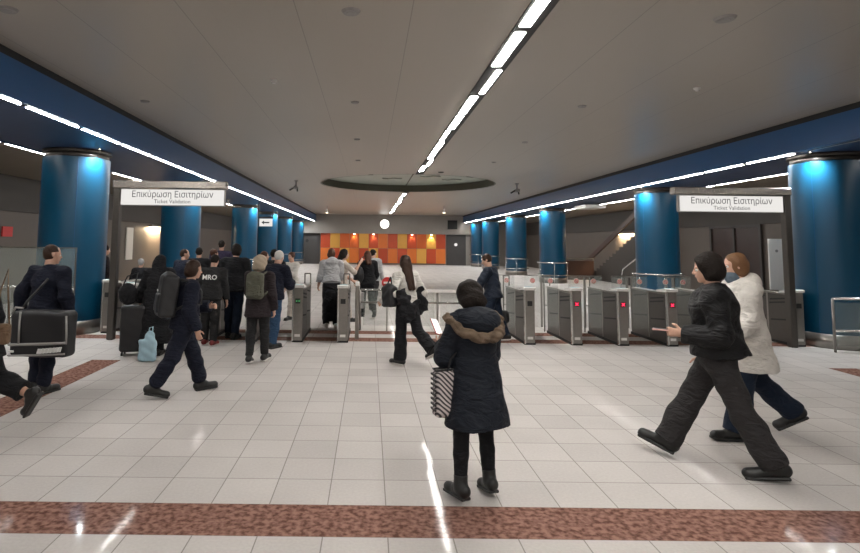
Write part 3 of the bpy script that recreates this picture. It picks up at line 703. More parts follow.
def head_frame(c, yaw, pitch, roll=0):
    return np.array((Matrix.Rotation(D2R(yaw), 3, 'Z') @ Matrix.Rotation(D2R(-pitch), 3, 'X') @ Matrix.Rotation(D2R(roll), 3, 'Y')))

PEOPLE = {}
def person(label, x, y, yaw, H, legs=((20, 10, 0), (-15, 20, 0)), arms=None, lean=3, twist=0, head=(0, 5), skin=SKIN, male=False,
           top=None, bottom=None, shoes=None, hair=None, res=.010, group=None, extra=None, z=0, lr_=1.0):
    """legs (left, right): thigh pitch, knee bend, foot pitch. arms (left, right): ('a', pitch, out, elbow, inward, curl) or ('ik', target, curl)"""
    root = thing('person', label, 'person', (x, y, z), D2R(yaw), group)
    s = H
    hip = np.array([0, 0, 0.]); lr = D2R(lean); up = np.array([0, math.sin(lr), math.cos(lr)])
    hw = .052*s; J = {}
    low = []
    for i, lg in enumerate(legs):
        a, kn, fp = lg[:3]; ab = D2R(lg[3]) if len(lg) > 3 else .02
        sd = -1 if i == 0 else 1
        h = hip+np.array([sd*hw, 0, 0]); a1 = D2R(a); k_ = h+.245*s*np.array([sd*math.sin(ab), math.sin(a1), -math.cos(a1)*math.cos(ab)])
        a2 = D2R(a-kn); an = k_+.235*s*np.array([sd*(math.sin(ab)*.8-.02), math.sin(a2), -math.cos(a2)*math.cos(ab)])
        f = D2R(fp); fd = np.array([sd*.12, math.cos(f), math.sin(f)]); fu = np.array([0, -math.sin(f), math.cos(f)])
        heel = an-fd*.03*s-fu*.028*s; toe = an+fd*.105*s-fu*.034*s; J['hip%d' % i], J['knee%d' % i], J['ank%d' % i], J['heel%d' % i], J['toe%d' % i], J['fd%d' % i], J['fu%d' % i] = h, k_, an, heel, toe, fd, fu
        low += [heel[2]-.018*s, toe[2]-.012*s]
    dz = -min(low)+.004; off = np.array([0, 0, dz])
    for k_ in list(J):
        if k_[:2] not in ('fd', 'fu'): J[k_] = J[k_]+off
    hip = hip+off
    T = np.array(Matrix.Rotation(D2R(twist), 3, 'Z')); right = T@np.array([1, 0, 0]); fwd = nrm(np.cross(up, right))
    sh = (.112 if male else .100)*s; nb = hip+up*.292*s; shc = hip+up*.268*s
    for i, sd in enumerate((-1, 1)): J['sh%d' % i] = shc+right*sd*sh
    HS = .132*s; hy, hp = head; Rh = head_frame(None, hy, hp)
    nk = nb-fwd*.005*s; hc = nb+nrm(up+np.array([0, .12+.006*hp, 0]))*.03*s+np.array([0, .012*s+.0008*s*hp, .052*s+.02*s])
    J['hc'] = hc; J['hip'] = hip
    L = lambda v: hc+Rh@(np.array(v, float)*HS)
    body = [ell(hip+up*.0*s, (.088*s, .066*s, .075*s)), ell(hip+up*.10*s, (.074*s if male else .068*s, .056*s, .095*s)), ell(hip+up*.20*s+fwd*.004*s, (.088*s if male else .08*s, .064*s, .09*s)),
            cap(J['sh0']+right*.01*s, J['sh1']-right*.01*s, .034*s), cap(nb-up*.02*s, L((0, -.08, -.30)), .034*s, .031*s)]
    TR = [dict(p) for p in body[:4]]
    if arms is None: arms = (('a', -legs[0][0]*.8, 8, 15, 3, .35), ('a', -legs[1][0]*.8, 8, 15, 3, .35))
    ua, fa = .172*s, .150*s
    for i, A in enumerate(arms):
        sd = -1 if i == 0 else 1; S = J['sh%d' % i]
        if A[0] == 'a':
            p_, o_, e_, in_, cu = A[1:]; p_, o_, e_, in_ = map(D2R, (p_, o_, e_, in_))
            u = right*sd*math.sin(o_)+(fwd*math.sin(p_)-np.array([0, 0, 1])*math.cos(p_))*math.cos(o_)
            q = o_-in_; f = right*sd*math.sin(q)+(fwd*math.sin(p_+e_)-np.array([0, 0, 1])*math.cos(p_+e_))*math.cos(q)
            el = S+u*ua; wr_ = el+nrm(f)*fa; pn = -right*sd+fwd*.25
        else:
            tg = np.array(A[1], float); cu = A[2]; v = tg-S; dd = min(np.linalg.norm(v), (ua+fa)*.995); v = nrm(v)
            ca = (ua*ua+dd*dd-fa*fa)/(2*ua*dd); hint = right*sd*.5-np.array([0, 0, 1.0])-fwd*.5
            if len(A) > 4: hint = np.array(A[4], float)
            w_ = nrm(hint-v*(hint@v)); el = S+v*ca*ua+w_*math.sqrt(max(0, 1-ca*ca))*ua; wr_ = S+v*dd; pn = -right*sd+fwd*.25
            if len(A) > 3 and A[3] is not None: pn = np.array(A[3], float)
            f = wr_-el
        f = nrm(f); J['el%d' % i], J['wr%d' % i], J['hd%d' % i] = el, wr_, f; J['palm%d' % i] = wr_+f*.055*s+nrm(pn-f*(pn@f))*.02*s; J['pn%d' % i] = pn
        J['grip%d' % i] = wr_+f*.062*s+nrm(pn-f*(pn@f))*.022*s
        body += [cap(S, el, .029*s, .0225*s), cap(el, el+(wr_-el)*.35, .0225*s, .0235*s), cap(el+(wr_-el)*.3, wr_, .0235*s, .0155*s)]
        body += hand_prims(wr_-f*.005*s, f, pn, .105*s, cu, sd)
    for i in (0, 1):
        h, kn, an = J['hip%d' % i], J['knee%d' % i], J['ank%d' % i]
        body += [cap(h, kn, .052*s*(lr_*.5+.5), .034*s*lr_), cap(kn, kn+(an-kn)*.35, .033*s*lr_, .035*s*lr_), cap(kn+(an-kn)*.3, an, .034*s*lr_, .021*s*lr_), cap(J['heel%d' % i]+J['fu%d' % i]*.014*s, J['toe%d' % i]+J['fu%d' % i]*.006*s, .02*s, .014*s)]
    Hm = HS
    body += [ell(L((0, -.05, .12)), np.array((.325, .40, .37))*Hm, Rh, k=.015), ell(L((0, .13, -.15)), np.array((.24, .26, .32))*Hm, Rh, k=.02), cap(L((-.04, .28, -.40)), L((.04, .28, -.40)), .07*Hm, k=.02),
             cap(L((-.15, .315, .06)), L((.15, .315, .06)), .05*Hm, k=.012), ell(L((-.14, .37, -.02)), np.array((.075, .05, .05))*Hm, Rh, k=.01, sub=True), ell(L((.14, .37, -.02)), np.array((.075, .05, .05))*Hm, Rh, k=.01, sub=True),
             cap(L((0, .36, .03)), L((0, .44, -.12)), .03*Hm, .048*Hm, k=.008), cap(L((-.045, .39, -.14)), L((.045, .39, -.14)), .03*Hm, k=.006), ell(L((0, .365, -.25)), np.array((.10, .04, .035))*Hm, Rh, k=.008),
             ell(L((-.33, -.03, -.03)), np.array((.035, .08, .12))*Hm, Rh, k=.006), ell(L((.33, -.03, -.03)), np.array((.035, .08, .12))*Hm, Rh, k=.006)]
    sdf_mesh('body', body, res, skin, root)
    for sd in (-1, 1):
        e = MB().sphere(L((sd*.14, .315, -.01)), .055*Hm, 12, 8).build('eye', CM['eye'], root, True)
        MB().sphere(L((sd*.14, .342, -.01)), .034*Hm, 10, 6).build('iris', CM['iris'], e, True)
    sdf_mesh('lips', [ell(L((0, .385, -.25)), np.array((.085, .03, .03))*Hm, Rh, k=.005)], .004, CM['lips'], root)
    # ---- trousers
    b = dict(m='navy', off=.016, flare=0, len=1.0); b.update(bottom or {})
    o_ = b['off']; P = [ell(hip, (.088*s+o_, .066*s+o_, .075*s+o_)), cap(hip+up*.02*s, hip+up*.07*s, .06*s+o_)]
    for i in (0, 1):
        h, kn, an = J['hip%d' % i], J['knee%d' % i], J['ank%d' % i]; e = kn+(an-kn)*b['len']
        P += [cap(h, kn, .052*s*(lr_*.5+.5)+o_, .038*s*lr_+o_, k=.03), cap(kn, kn+(e-kn)*.4, .038*s*lr_+o_, .037*s*lr_+o_+b['flare']*.4, k=.02), cap(kn+(e-kn)*.4, e, .037*s*lr_+o_+b['flare']*.4, .027*s*lr_+o_+b['flare'], k=.02, flat=1)]
        if b.get('bloused'): P.append(cap(e, e+(kn-e)*.12, .034*s+o_, k=.02))
    sdf_mesh('trousers' if not b.get('name') else b['name'], P, max(res, .009), CM[b['m']], root, wr=b.get('wr', .004), wf=20)
    # ---- shoes
    sh_ = dict(m='boot', sole=None, boot=0.0, heel=0.0); sh_.update(shoes or {})
    for i in (0, 1):
        he, to, an, fd, fu = J['heel%d' % i], J['toe%d' % i], J['ank%d' % i], J['fd%d' % i], J['fu%d' % i]
        P = [cap(he+fu*.012*s, to+fu*.008*s, .026*s, .021*s, k=.015), cap(he+fu*.018*s, he+fd*.06*s+fu*.02*s, .027*s, .024*s, k=.02), cap(he+fd*.02*s+fu*.02*s, an+fu*.01*s, .027*s, .029*s, k=.02), ell(to+fu*.004*s-fd*.012*s, (.028*s, .034*s, .022*s), k=.015)]
        if sh_['boot']: P.append(cap(an, an+(J['knee%d' % i]-an)*sh_['boot'], .030*s, .034*s, k=.02, flat=1))
        o = sdf_mesh('shoe', P, .007 if res < .009 else .009, CM[sh_['m']], root, cuts=[(he-fu*.016*s, -fu)])
        sp = [rbox((he+to)/2-fu*.012*s, (.027*s, .085*s, .008*s), .007*s, np.stack([np.cross(fd, fu), fd, fu], 1))]
        sdf_mesh('sole', sp, .006, CM[sh_['sole']] if sh_['sole'] else CM['boot'], o)
    # ---- top
    tp = dict(m='black', off=.03, hem=None, flare=.0, sleeve=1.0, wr=.005, arm=.016, name='jacket', collar=True); tp.update(top or {})
    o_ = tp['off']; P = []
    for p in TR:
        if p['t'] == 'ell': p['r'] = p['r']+o_
        else: p['ra'] += o_*.6; p['rb'] += o_*.6
        p['k'] = .03; P.append(p)
    hem = tp['hem'] if tp['hem'] is not None else (hip[2]-.04*s)/s
    a_ = hip+up*.10*s; hx = np.array([hip[0], hip[1]-.01*s*(lean > 0), hem*s])
    P.append(cone(a_, hx, (.076*s+o_, .058*s+o_), (.09*s+o_+tp['flare'], .072*s+o_+tp['flare']*1.3), right, k=.03))
    for i in (0, 1):
        S, el, wr_ = J['sh%d' % i], J['el%d' % i], J['wr%d' % i]; q = tp['arm']; e = el+(wr_-el)*tp['sleeve']
        P += [cap(S, el, .031*s+q, .027*s+q, k=.025), cap(el, e, .027*s+q, .02*s+q, k=.02, flat=1)]
    if tp['collar']: P.append(cap(nb-up*.01*s, nb+nrm(hc-nb)*.022*s, .045*s+o_*.4, .038*s+o_*.3, k=.02, flat=1))
    if tp.get('hooddown'): P += [ell(nb-fwd*.055*s+up*.0*s, (.075*s, .05*s, .055*s), k=.03), cap(nb-right*.05*s+up*.005*s, nb+right*.05*s+up*.005*s, .03*s, k=.02)]
    jk = sdf_mesh(tp['name'], P, max(res, .009), CM[tp['m']], root, wr=tp['wr'], wf=tp.get('wf', 15), cuts=[(hx, (0, 0, -1))])
    # ---- hair
    hr = dict(m='hair_dark', style='short'); hr.update(hair or {}); st = hr['style']; g = hr.get('vol', .035)
    P = [ell(L((0, -.09, .15)), np.array((.335+g, .40+g, .375+g))*Hm, Rh, k=.03)]
    if st == 'short': P += [ell(L((0, -.18, -.03)), np.array((.30, .30, .30))*Hm, Rh)]
    if st in ('bob', 'long', 'veil'):
        P += [ell(L((0, -.16, -.10)), np.array((.37+g, .36+g, .42))*Hm, Rh, k=.03)]
    if st in ('long', 'veil'):
        ln = hr.get('len', 1.4)
        bk = L((0, -.28, -.2)); e = np.array([bk[0], nb[1]-.075*s-(.03 if tp['m'] else 0), hc[2]-ln*Hm])
        P += [cap(bk+right*.03, e+right*.03, .20*Hm+.02, .15*Hm, k=.03), cap(bk-right*.03, e-right*.03, .20*Hm+.02, .15*Hm, k=.03)]
    if st == 'veil': P += [cap(nb+fwd*.01, L((0, 0, -.2)), .085*s, .05*s, k=.03), cap(J['sh0']*.6+J['sh1']*.4, J['sh0']*.4+J['sh1']*.6, .07*s, k=.03)]
    if st == 'bun': P += [ell(L((0, -.5, .35)), np.array((.16, .16, .16))*Hm, Rh)]
    if st == 'fluffy': P += [ell(L((0, -.15, -.05)), np.array((.46, .42, .46))*Hm, Rh, k=.03), ell(L((-.2, -.22, -.22)), np.array((.30, .30, .34))*Hm, Rh, k=.03), ell(L((.2, -.22, -.22)), np.array((.30, .30, .34))*Hm, Rh, k=.03)]
    fz = -.10 if st != 'short' else -.02
    P += [ell(L((0, .52, -.12)), np.array((.27, .40, .46))*Hm, Rh, k=.02, sub=True)]
    if st == 'short': P += [ell(L((s_*.40, .06, -.14)), np.array((.13, .16, .20))*Hm, Rh, k=.01, sub=True) for s_ in (-1, 1)]
    sdf_mesh({'veil': 'headscarf'}.get(st, 'hair'), P, .008 if res < .009 else .01, CM[hr['m']], root, wr=.005 if st == 'fluffy' else (.003 if st != 'veil' else .002), wf=38)
    Mw = Matrix.Translation((x, y, z)) @ Matrix.Rotation(D2R(yaw), 4, 'Z')
    J['W'] = lambda v: Mw @ Vector([float(q) for q in v]); J.update(root=root, s=s, up=up, right=right, fwd=fwd, nb=nb, L=L, Rh=Rh, Hm=Hm, res=res, hipz=hip[2], yaw=yaw, xy=(x, y))
    return J

def held(name, label, cat, Jn, origin):
    p = Jn['W'](origin); return thing(name, label, cat, p, D2R(Jn['yaw']))
def backpack(Jn, label, m, w=.15, d=.09, h=.22, z=.19, name='backpack', logo=None):
    s, up, fwd, right = Jn['s'], Jn['up'], Jn['fwd'], Jn['right']
    c = Jn['hip']+up*z*s-fwd*(.064*s+.035+d); t = held(name, label, 'backpack', Jn, c)
    R = np.stack([right, fwd, up], 1); O = np.zeros(3)
    sdf_mesh('pack_body', [rbox(O, (w, d, h), .05, R, k=.02), ell(up*h*.75-fwd*.01, (w*.9, d*.95, h*.4), R, k=.03)], .01, CM[m], t, wr=.003, wf=22)
    sdf_mesh('front_pocket', [rbox(-fwd*d*.9-up*h*.35, (w*.75, .035, h*.45), .03, R)], .009, CM[m], t, wr=.002, wf=30)
    for sd in (-1, 1):
        pts = [right*sd*.075+up*(h*.8)+fwd*d*.6]; S = (Jn['nb']-c)+right*sd*.07*s
        pts += [S-fwd*.03*s+up*.03, S+up*.028*s+fwd*.01*s, S+fwd*.075*s-up*.05*s, S+fwd*.085*s-up*.14*s+right*sd*.02, right*sd*.17-up*h*.3+fwd*(d+.1), right*sd*.13-up*h*.7+fwd*d*.5]
        MB().tube([Vector(p) for p in pts], .014, 8).build('strap', CM['bag'] if m != 'olive' else CM['olive'], t, True)
    if logo:
        p = -fwd*(d+.012)+up*h*.2-right*w*.3; MB().sphere(p, .02, 10, 6, (1.4, .3, .8)).build('badge', CM['white_print'], t, True)
    return t

# ---- foreground woman in the fur-hooded parka
fx, fy = .80, 4.32
W1 = person('woman with fur-hooded dark parka reading a phone, nearest walker in the middle', fx, fy, 18, 1.50, legs=((-4, 6, -4, 9), (4, 12, -12, 2)), lean=4, head=(6, 28), lr_=.68, res=.0065,
            top=dict(m='parka', off=.052, hem=.335, flare=.055, arm=.032, name='parka', wr=.006), bottom=dict(m='black', off=.017, name='leggings', wr=.002), shoes=dict(boot=.22), hair=dict(m='hair_dark', style='fluffy', vol=.17),
            arms=(('ik', (-.135, .30, 1.03), .9, (.3, -.2, 1.0)), ('a', 22, 10, 75, 30, .5)))
s = W1['s']; c = W1['nb']
sdf_mesh('hood', [ell(c-W1['fwd']*.075+W1['up']*-.01, (.175, .115, .11), k=.03), cap(c-W1['right']*.10+W1['up']*.015, c+W1['right']*.10+W1['up']*.015, .065, k=.04)], .008, CM['parka'], W1['root'], wr=.004, wf=25)
ringp = []
for q in range(15):
    t_ = math.pi*(-.06)+math.pi*1.12*q/14; ringp.append(c+W1['right']*math.cos(t_)*-.205-W1['fwd']*(math.sin(t_)*.215-.03)+W1['up']*(.03-.15*max(0, math.sin(t_))))
sdf_mesh('fur_trim', [cap(ringp[i], ringp[i+1], .024+.014*math.sin(math.pi*i/14), .024+.014*math.sin(math.pi*(i+1)/14), k=.02) for i in range(14)], .0065, CM['fur'], W1['root'], wr=.009, wf=60)
g = W1['grip0']; t = held('phone', 'phone with bright screen and red case held by the woman in the parka', 'phone', W1, g+W1['hd0']*.02)
Rp = Matrix.Translation((-.03, 0, .015)) @ Matrix.Rotation(D2R(42), 4, 'X') @ Matrix.Rotation(D2R(18), 4, 'Y')
MB().box(-.036, .036, -.01, .15, -.005, .005, Rp, bev=.003).build('phone_case', CM['red'], t); MB().box(-.033, .033, -.006, .146, .0055, .0065, Rp).build('screen', emit('phone_screen_glow', (1, .95, .92), 1.1), t)
# striped bag on her left forearm
m, nt, b = nodes('striped_fabric'); wv = nt.nodes.new('ShaderNodeTexWave'); tcn = nt.nodes.new('ShaderNodeTexCoord'); wv.wave_type = 'BANDS'; wv.bands_direction = 'DIAGONAL'; wv.inputs['Scale'].default_value = 17; wv.inputs['Distortion'].default_value = .4
rp = nt.nodes.new('ShaderNodeValToRGB'); rp.color_ramp.elements[0].position = .35; rp.color_ramp.elements[0].color = (.035, .03, .035, 1); rp.color_ramp.elements[1].position = .55; rp.color_ramp.elements[1].color = (.55, .50, .50, 1)
nt.links.new(tcn.outputs['Object'], wv.inputs[0]); nt.links.new(wv.outputs[0], rp.inputs[0]); nt.links.new(rp.outputs[0], b.inputs['Base Color']); b.inputs['Roughness'].default_value = .7
g = W1['el0']+(W1['wr0']-W1['el0'])*.35
bx = atY(449, 391, 4.30); bl = Vector(bx)
t = thing('tote_bag', 'grey striped tote bag with black rim on the arm of the woman in the parka', 'bag', bl, D2R(12))
sdf_mesh('bag_body', [rbox((0, 0, -.01), (.115, .055, .165), .03, k=.02), ell((0, 0, -.13), (.10, .06, .06), k=.04)], .007, m, t, wr=.003, wf=25)
MB().tube([(-.115, -.04, .155), (.115, -.04, .17), (.12, .04, .17), (-.11, .04, .155)], .008, 8, True).build('rim', CM['bag'], t, True)
for yy in (-.05, .05): MB().tube([(-.03, yy, .15), (-.0, yy*.8, .24), (.07, yy*.5, .30), (.12, yy*.7, .24), (.10, yy, .15)], .007, 8).build('strap', CM['bag'], t, True)
for k in range(8): MB().box(-.125, -.113, -.05, .05, .115-k*.035, .128-k*.035).build('edge_lacing', CM['bag'], t)

# ---- pair on the right
W2 = person('person in black puffer and wide charcoal trousers striding with a phone held out', 2.93, 4.88, 60, 1.83, legs=((-20, 8, -8), (28, 2, 20)), lean=1, head=(4, 8), res=.0065, male=True,
            top=dict(m='puffer', off=.075, flare=.02, arm=.042, name='puffer_jacket', wr=.009, wf=20, hem=.50), bottom=dict(m='grey', off=.024, flare=.035, name='wide_trousers', wr=.006), shoes=dict(), hair=dict(m='hair_dark', style='bob', vol=.07),
            arms=(('a', -6, 8, 98, 16, .9), ('a', 0, 8, 22, 6, .5)))
g = W2['grip0']; t = held('phone', 'phone in pale pink case held flat by the person in the black puffer', 'phone', W2, g+np.array([0, .03, .01]))
MB().box(-.038, .038, -.08, .09, -.006, .006, bev=.003).build('phone_case', mat('pale_pink_case', (.75, .42, .38), .5), t); MB().box(-.034, .034, -.076, .086, .0065, .0075).build('screen', MT['black_plastic'], t)
W3 = person('blond person in long white hooded coat and blue jeans walking behind the puffer jacket', 3.68, 5.64, 84, 1.80, legs=((14, 2, 4), (-18, 30, -28)), lean=5, head=(-4, 4), res=.0075, male=False,
            top=dict(m='white', off=.06, flare=.03, arm=.035, name='white_coat', wr=.007, hem=.36, hooddown=True), bottom=dict(m='djeans', off=.024, flare=.03, name='jeans', wr=.005), shoes=dict(), hair=dict(m='hair_ginger', style='bob', vol=.02),
            arms=(('a', 10, 10, 40, 10, .5), ('a', -5, 12, 20, 5, .5)))
sdf_mesh('scarf', [cap(W3['nb']+W3['fwd']*.02, W3['L']((0, .16, -.42)), .075, .065, k=.03)], .009, CM['scarf'], W3['root'], wr=.004, wf=30)

# ---- man with large bag
W4 = person('man in dark navy jacket with his back turned, large black bag behind his hips', -3.92, 7.0, -12, 1.775, legs=((8, 14, 0), (-2, 4, 0)), lean=4, head=(-35, 6), res=.0085, male=True,
            top=dict(m='navy', off=.046, flare=.01, arm=.032, name='jacket', wr=.009, wf=19), bottom=dict(m='navy', off=.02, bloused=True, len=.85, wr=.005), shoes=dict(boot=.3), hair=dict(m='hair_brown', style='short', vol=.0),
            arms=(('a', -12, 26, 22, 20, .9), ('a', -10, 20, 20, 12, .9)), skin=SKIN)
p = atY(43, 333, 6.62); t = thing('sports_bag', 'large black shoulder bag with white piping behind the man in the navy jacket', 'bag', p, D2R(-4))
sdf_mesh('bag_body', [rbox((.012, 0, 0), (.335, .12, .255), .055, k=.02)], .01, CM['bag'], t, wr=.004, wf=12)
rb = [(-.33, 0), (.33, 0), (.36, .0)]
def band(z, x0=-.315, x1=.345, r_=.011): return MB().tube([(x0, -.118, z), (x0+.02, -.136, z), (0, -.138, z+.012), (x1-.02, -.136, z+.03), (x1, -.118, z+.032)], r_, 8)
band(-.115, r_=.016).build('piping', CM['strap'], t, True); band(-.235).build('piping', CM['strap'], t, True)
MB().tube([(-.2, -.12, .25), (-.19, -.14, .1), (-.185, -.14, -.1)], .012, 8).build('side_piping', CM['strap'], t, True)
MB().tube([(.33, -.105, .21), (.347, -.11, 0), (.345, -.108, -.1)], .011, 8).build('side_piping', CM['strap'], t, True)
MB().tube([(-.31, -.10, .22), (-.24, -.15, .30), (-.16, -.13, .29)], .012, 8).build('handle', CM['strap'], t, True)
MB().tube([(-.28, 0, .24), (-.26, .06, .34), (-.22, .15, .44), (-.17, .19, .52), (-.12, .22, .60)], .014, 8).build('shoulder_strap', CM['bag'], t, True)
lm = MB()
for k, (x0, w_) in enumerate(((.03, .045), (.08, .035), (.12, .035), (.162, .035), (.205, .03), (.24, .03), (.275, .03))):
    lm.prism([(x0, -.205+k*.004), (x0+w_, -.205+k*.004), (x0+w_+.015, -.15+k*.004), (x0+.015, -.15+k*.004)], -.146, -.136)
lm.build('white_logo', CM['white_print'], t); MB().box(-.30, -.24, -.146, -.13, -.20, -.175, bev=.004).build('white_tag', CM['white_print'], t)

# ---- person leaving at the left edge
W5 = person('person in long black coat cut off by the left edge, one foot lifted', -3.76, 5.55, 84, 1.70, legs=((16, 2, 0), (-24, 44, -56)), lean=3, res=.010, top=dict(m='black', off=.06, flare=.05, arm=.03, hem=.40, name='long_coat'),
            bottom=dict(m='black', off=.03, len=.78, flare=.02), shoes=dict(), hair=dict(m='hair_dark', style='long'), arms=(('a', 10, 10, 20, 4, .5), ('a', -6, 14, 20, 6, .7)))
p = atY(2, 334, 5.6); t = thing('shoulder_bag', 'tan shoulder bag at the left edge on the black coat', 'bag', p, D2R(10))
sdf_mesh('bag_body', [rbox((0, 0, 0), (.07, .05, .10), .03)], .009, CM['tan'], t); MB().tube([(-.06, 0, .09), (-.04, 0, .4), (0, .05, .62), (.03, 0, .4), (.06, 0, .09)], .008, 8).build('strap', CM['tan'], t, True)

# ---- walker in navy uniform with black backpack
W6 = person('walker in navy uniform and boots with black backpack, striding toward the gates', -2.22, 6.98, -62, 1.64, legs=((20, 4, 4), (-20, 12, -14)), lean=6, head=(4, 8), res=.0085,
            top=dict(m='navy', off=.052, arm=.036, wr=.007), bottom=dict(m='navy', off=.030, bloused=True, len=.78, wr=.006), shoes=dict(boot=.35), hair=dict(m='hair_brown', style='bob', vol=.02),
            arms=(('a', 14, 6, 90, 45, .8), ('a', -6, 10, 28, 8, .6)))
backpack(W6, 'black backpack on the walker in navy uniform', 'bag', .17, .10, .25, logo=True)

# ---- woman in long black, suitcase, blue bag
W7 = person('woman in long black coat and black headscarf seen from behind by the left gates', -3.42, 9.35, 5, 1.60, legs=((4, 4, 0), (-4, 8, 0)), lean=8, head=(-30, 10), res=.010, top=dict(m='black', off=.075, flare=.06, arm=.045, hem=.12, name='long_coat', wr=.009),
            bottom=dict(m='black'), shoes=dict(), hair=dict(m='black', style='veil', vol=.05, len=1.8), arms=(('a', 5, 24, 25, 10, .9), ('a', 20, 12, 50, 10, .7)))
p = atz(130, 356); t = thing('suitcase', 'upright black suitcase standing left of the woman in long black', 'suitcase', (p[0], p[1]+.1, 0), D2R(8))
sdf_mesh('shell', [rbox((0, 0, .42), (.19, .13, .36), .05)], .01, CM['bag'], t, wr=.002, wf=20)
for x_ in (-.14, .14):
    for y_ in (-.09, .09): MB().cyl((x_-.012, y_, .03), (x_+.012, y_, .03), .03, n=14).build('wheel', MT['black_plastic'], t, True)
MB().tube([(-.1, .1, .75), (-.1, .1, .95), (.1, .1, .95), (.1, .1, .75)], .01, 8).build('handle', MT['steel'], t, True)
p = atY(128, 294, 9.15); t = thing('handbag', 'round black handbag resting above the black suitcase', 'bag', p, 0)
sdf_mesh('bag_body', [ell((0, 0, 0), (.15, .10, .17), k=.02)], .01, CM['black'], t, wr=.005, wf=20); MB().tube([(-.08, 0, .14), (-.02, .0, .28), (.12, .05, .33), (.1, 0, .1)], .012, 8).build('strap', CM['bag'], t, True)
p = atz(147, 361.5); t = thing('carrier_bag', 'pale blue plastic carrier bag touching the floor beside the suitcase', 'bag', (p[0], p[1], 0), D2R(-8))
sdf_mesh('bag_body', [rbox((0, 0, .16), (.13, .055, .155), .03, k=.03), ell((.03, 0, .36), (.08, .035, .10), k=.08)], .009, CM['pale_blue'], t, wr=.007, wf=26); MB().tube([(-.0, 0, .40), (.02, .0, .5), (.07, .0, .52), (.07, 0, .40)], .008, 8).build('handle', CM['pale_blue'], t, True)

# ---- the queue by the left gates
W8 = person('man in black jacket and dark jeans queueing left of the pale-haired woman', -2.56, 10.95, -6, 1.79, legs=((6, 6, 0), (-8, 8, 0)), lean=3, head=(15, 10), male=True, top=dict(m='black', off=.055, arm=.036, flare=.01), bottom=dict(m='djeans', off=.018), hair=dict(m='hair_dark', style='bob', vol=.04), res=.011)
W9 = person('pale-haired woman in dark jacket with olive backpack and white-soled trainers', -1.68, 8.78, -6, 1.60, legs=((-2, 10, -6), (10, 4, 4)), lean=4, head=(-10, 6), top=dict(m='brownj', off=.045, arm=.034, flare=.02, hem=.43), bottom=dict(m='dgrey', off=.02, len=.93), lr_=.85, shoes=dict(m='boot', sole='sole'),
            hair=dict(m='hair_blond', style='fluffy', vol=.15), res=.009, arms=(('a', 30, 8, 70, 20, .7), ('a', -6, 10, 20, 5, .6)))
backpack(W9, 'olive canvas backpack on the pale-haired woman', 'olive', .13, .07, .19, z=.18)
W10 = person('white-haired man in dark jacket and blue jeans reaching to the ticket gate', -1.68, 10.05, -28, 1.69, legs=((2, 4, 0), (-3, 6, 0)), lean=12, head=(0, 22), male=True, top=dict(m='navy', off=.06, arm=.04, flare=.01), bottom=dict(m='jeans', off=.02), hair=dict(m='hair_white', style='short', vol=.02), res=.010,
             arms=(('a', 20, 8, 50, 10, .5), ('ik', (.12, .40, 1.10), .5)))
def far(lb, px, top_y, Y, yaw, H, **kw):
    x = atY(px, 250, Y)[0]; return person(lb, x, Y, yaw, H, res=.013, **kw)
far('dark-haired man in navy past the gates, left of the column behind the ticket sign', 183, 250, 12.4, -30, 1.69, male=True, top=dict(m='navy', off=.05), hair=dict(m='hair_brown', style='short', vol=.0), head=(-40, 5))
far('second person from the left past the gates, pale collar showing', 199, 248, 13.1, 10, 1.72, male=True, top=dict(m='black', off=.05), hair=dict(m='hair_dark', style='short', vol=.01))
far('person with brown hair in front of the tall man in purple past the gates', 213, 249, 13.8, -20, 1.68, top=dict(m='black', off=.05), hair=dict(m='hair_red', style='short', vol=.03), head=(-30, 8))
far('tall man in dark purple top standing highest among the crowd past the gates', 221, 240, 15.2, 0, 1.90, male=True, top=dict(m='purple', off=.045), hair=dict(m='hair_dark', style='short', vol=.0))
W11 = person('man in grey top with white lettering on the back, behind the navy walker', atY(211, 290, 10.2)[0], 10.2, -2, 1.60, res=.011, male=True, legs=((3, 4, 0), (-3, 4, 0)), top=dict(m='dgrey', off=.05, arm=.03, name='jacket'), bottom=dict(m='dgrey'), hair=dict(m='hair_dark', style='short'), shoes=dict(m='redshoe', sole='sole'), head=(-10, 30), lean=12)
t = thing('crowd', '', 'x'); bpy.data.objects.remove(t)
text('MRO', .12, (W11['nb'][0], W11['nb'][1]-.20, W11['nb'][2]-.12), (D2R(78), 0, 0), CM['white_print'], W11['root'], bold=.003)
far('person with a dark cap facing the gates just left of the white-haired man', 274, 248, 12.8, 5, 1.70, male=True, top=dict(m='black', off=.05), hair=dict(m='hair_dark', style='short'))
far('person in cream top looking across behind the pale-haired woman', 263, 253, 13.6, -60, 1.64, top=dict(m='cream', off=.04), hair=dict(m='hair_red', style='short', vol=.03), head=(-20, 0))
far('pale-dressed woman past the gate to the right of the white-haired man', 293, 252, 13.8, 150, 1.62, top=dict(m='white', off=.035), bottom=dict(m='cream'), hair=dict(m='hair_red', style='bun'), arms=(('a', 40, 8, 80, 30, .6), ('a', 20, 8, 90, 20, .6)))
far('person in dark clothes standing far left between the blue column and the sign post', 103, 245, 14.0, -50, 1.74, top=dict(m='brownj', off=.04), hair=dict(m='hair_dark', style='short'))
far('person in a grey knitted hat behind the woman in long black', 141, 262, 13.5, 0, 1.42, top=dict(m='black', off=.05), hair=dict(m='strap', style='short', vol=.05))
W12 = person('person in pale grey hoodie and long black skirt walking through the left gate', -.80, 12.3, 8, 1.72, legs=((10, 4, 0), (-8, 10, -6)), res=.010, lean=4, head=(-20, 6), top=dict(m='hoodie', off=.045, arm=.032, hooddown=True, name='hoodie', hem=.56), bottom=dict(m='black', off=.02),
             shoes=dict(m='white', sole='sole'), hair=dict(m='hair_red', style='bob', vol=.0), arms=(('a', 12, 12, 30, 5, .5), ('a', 20, 8, 70, 10, .5)))
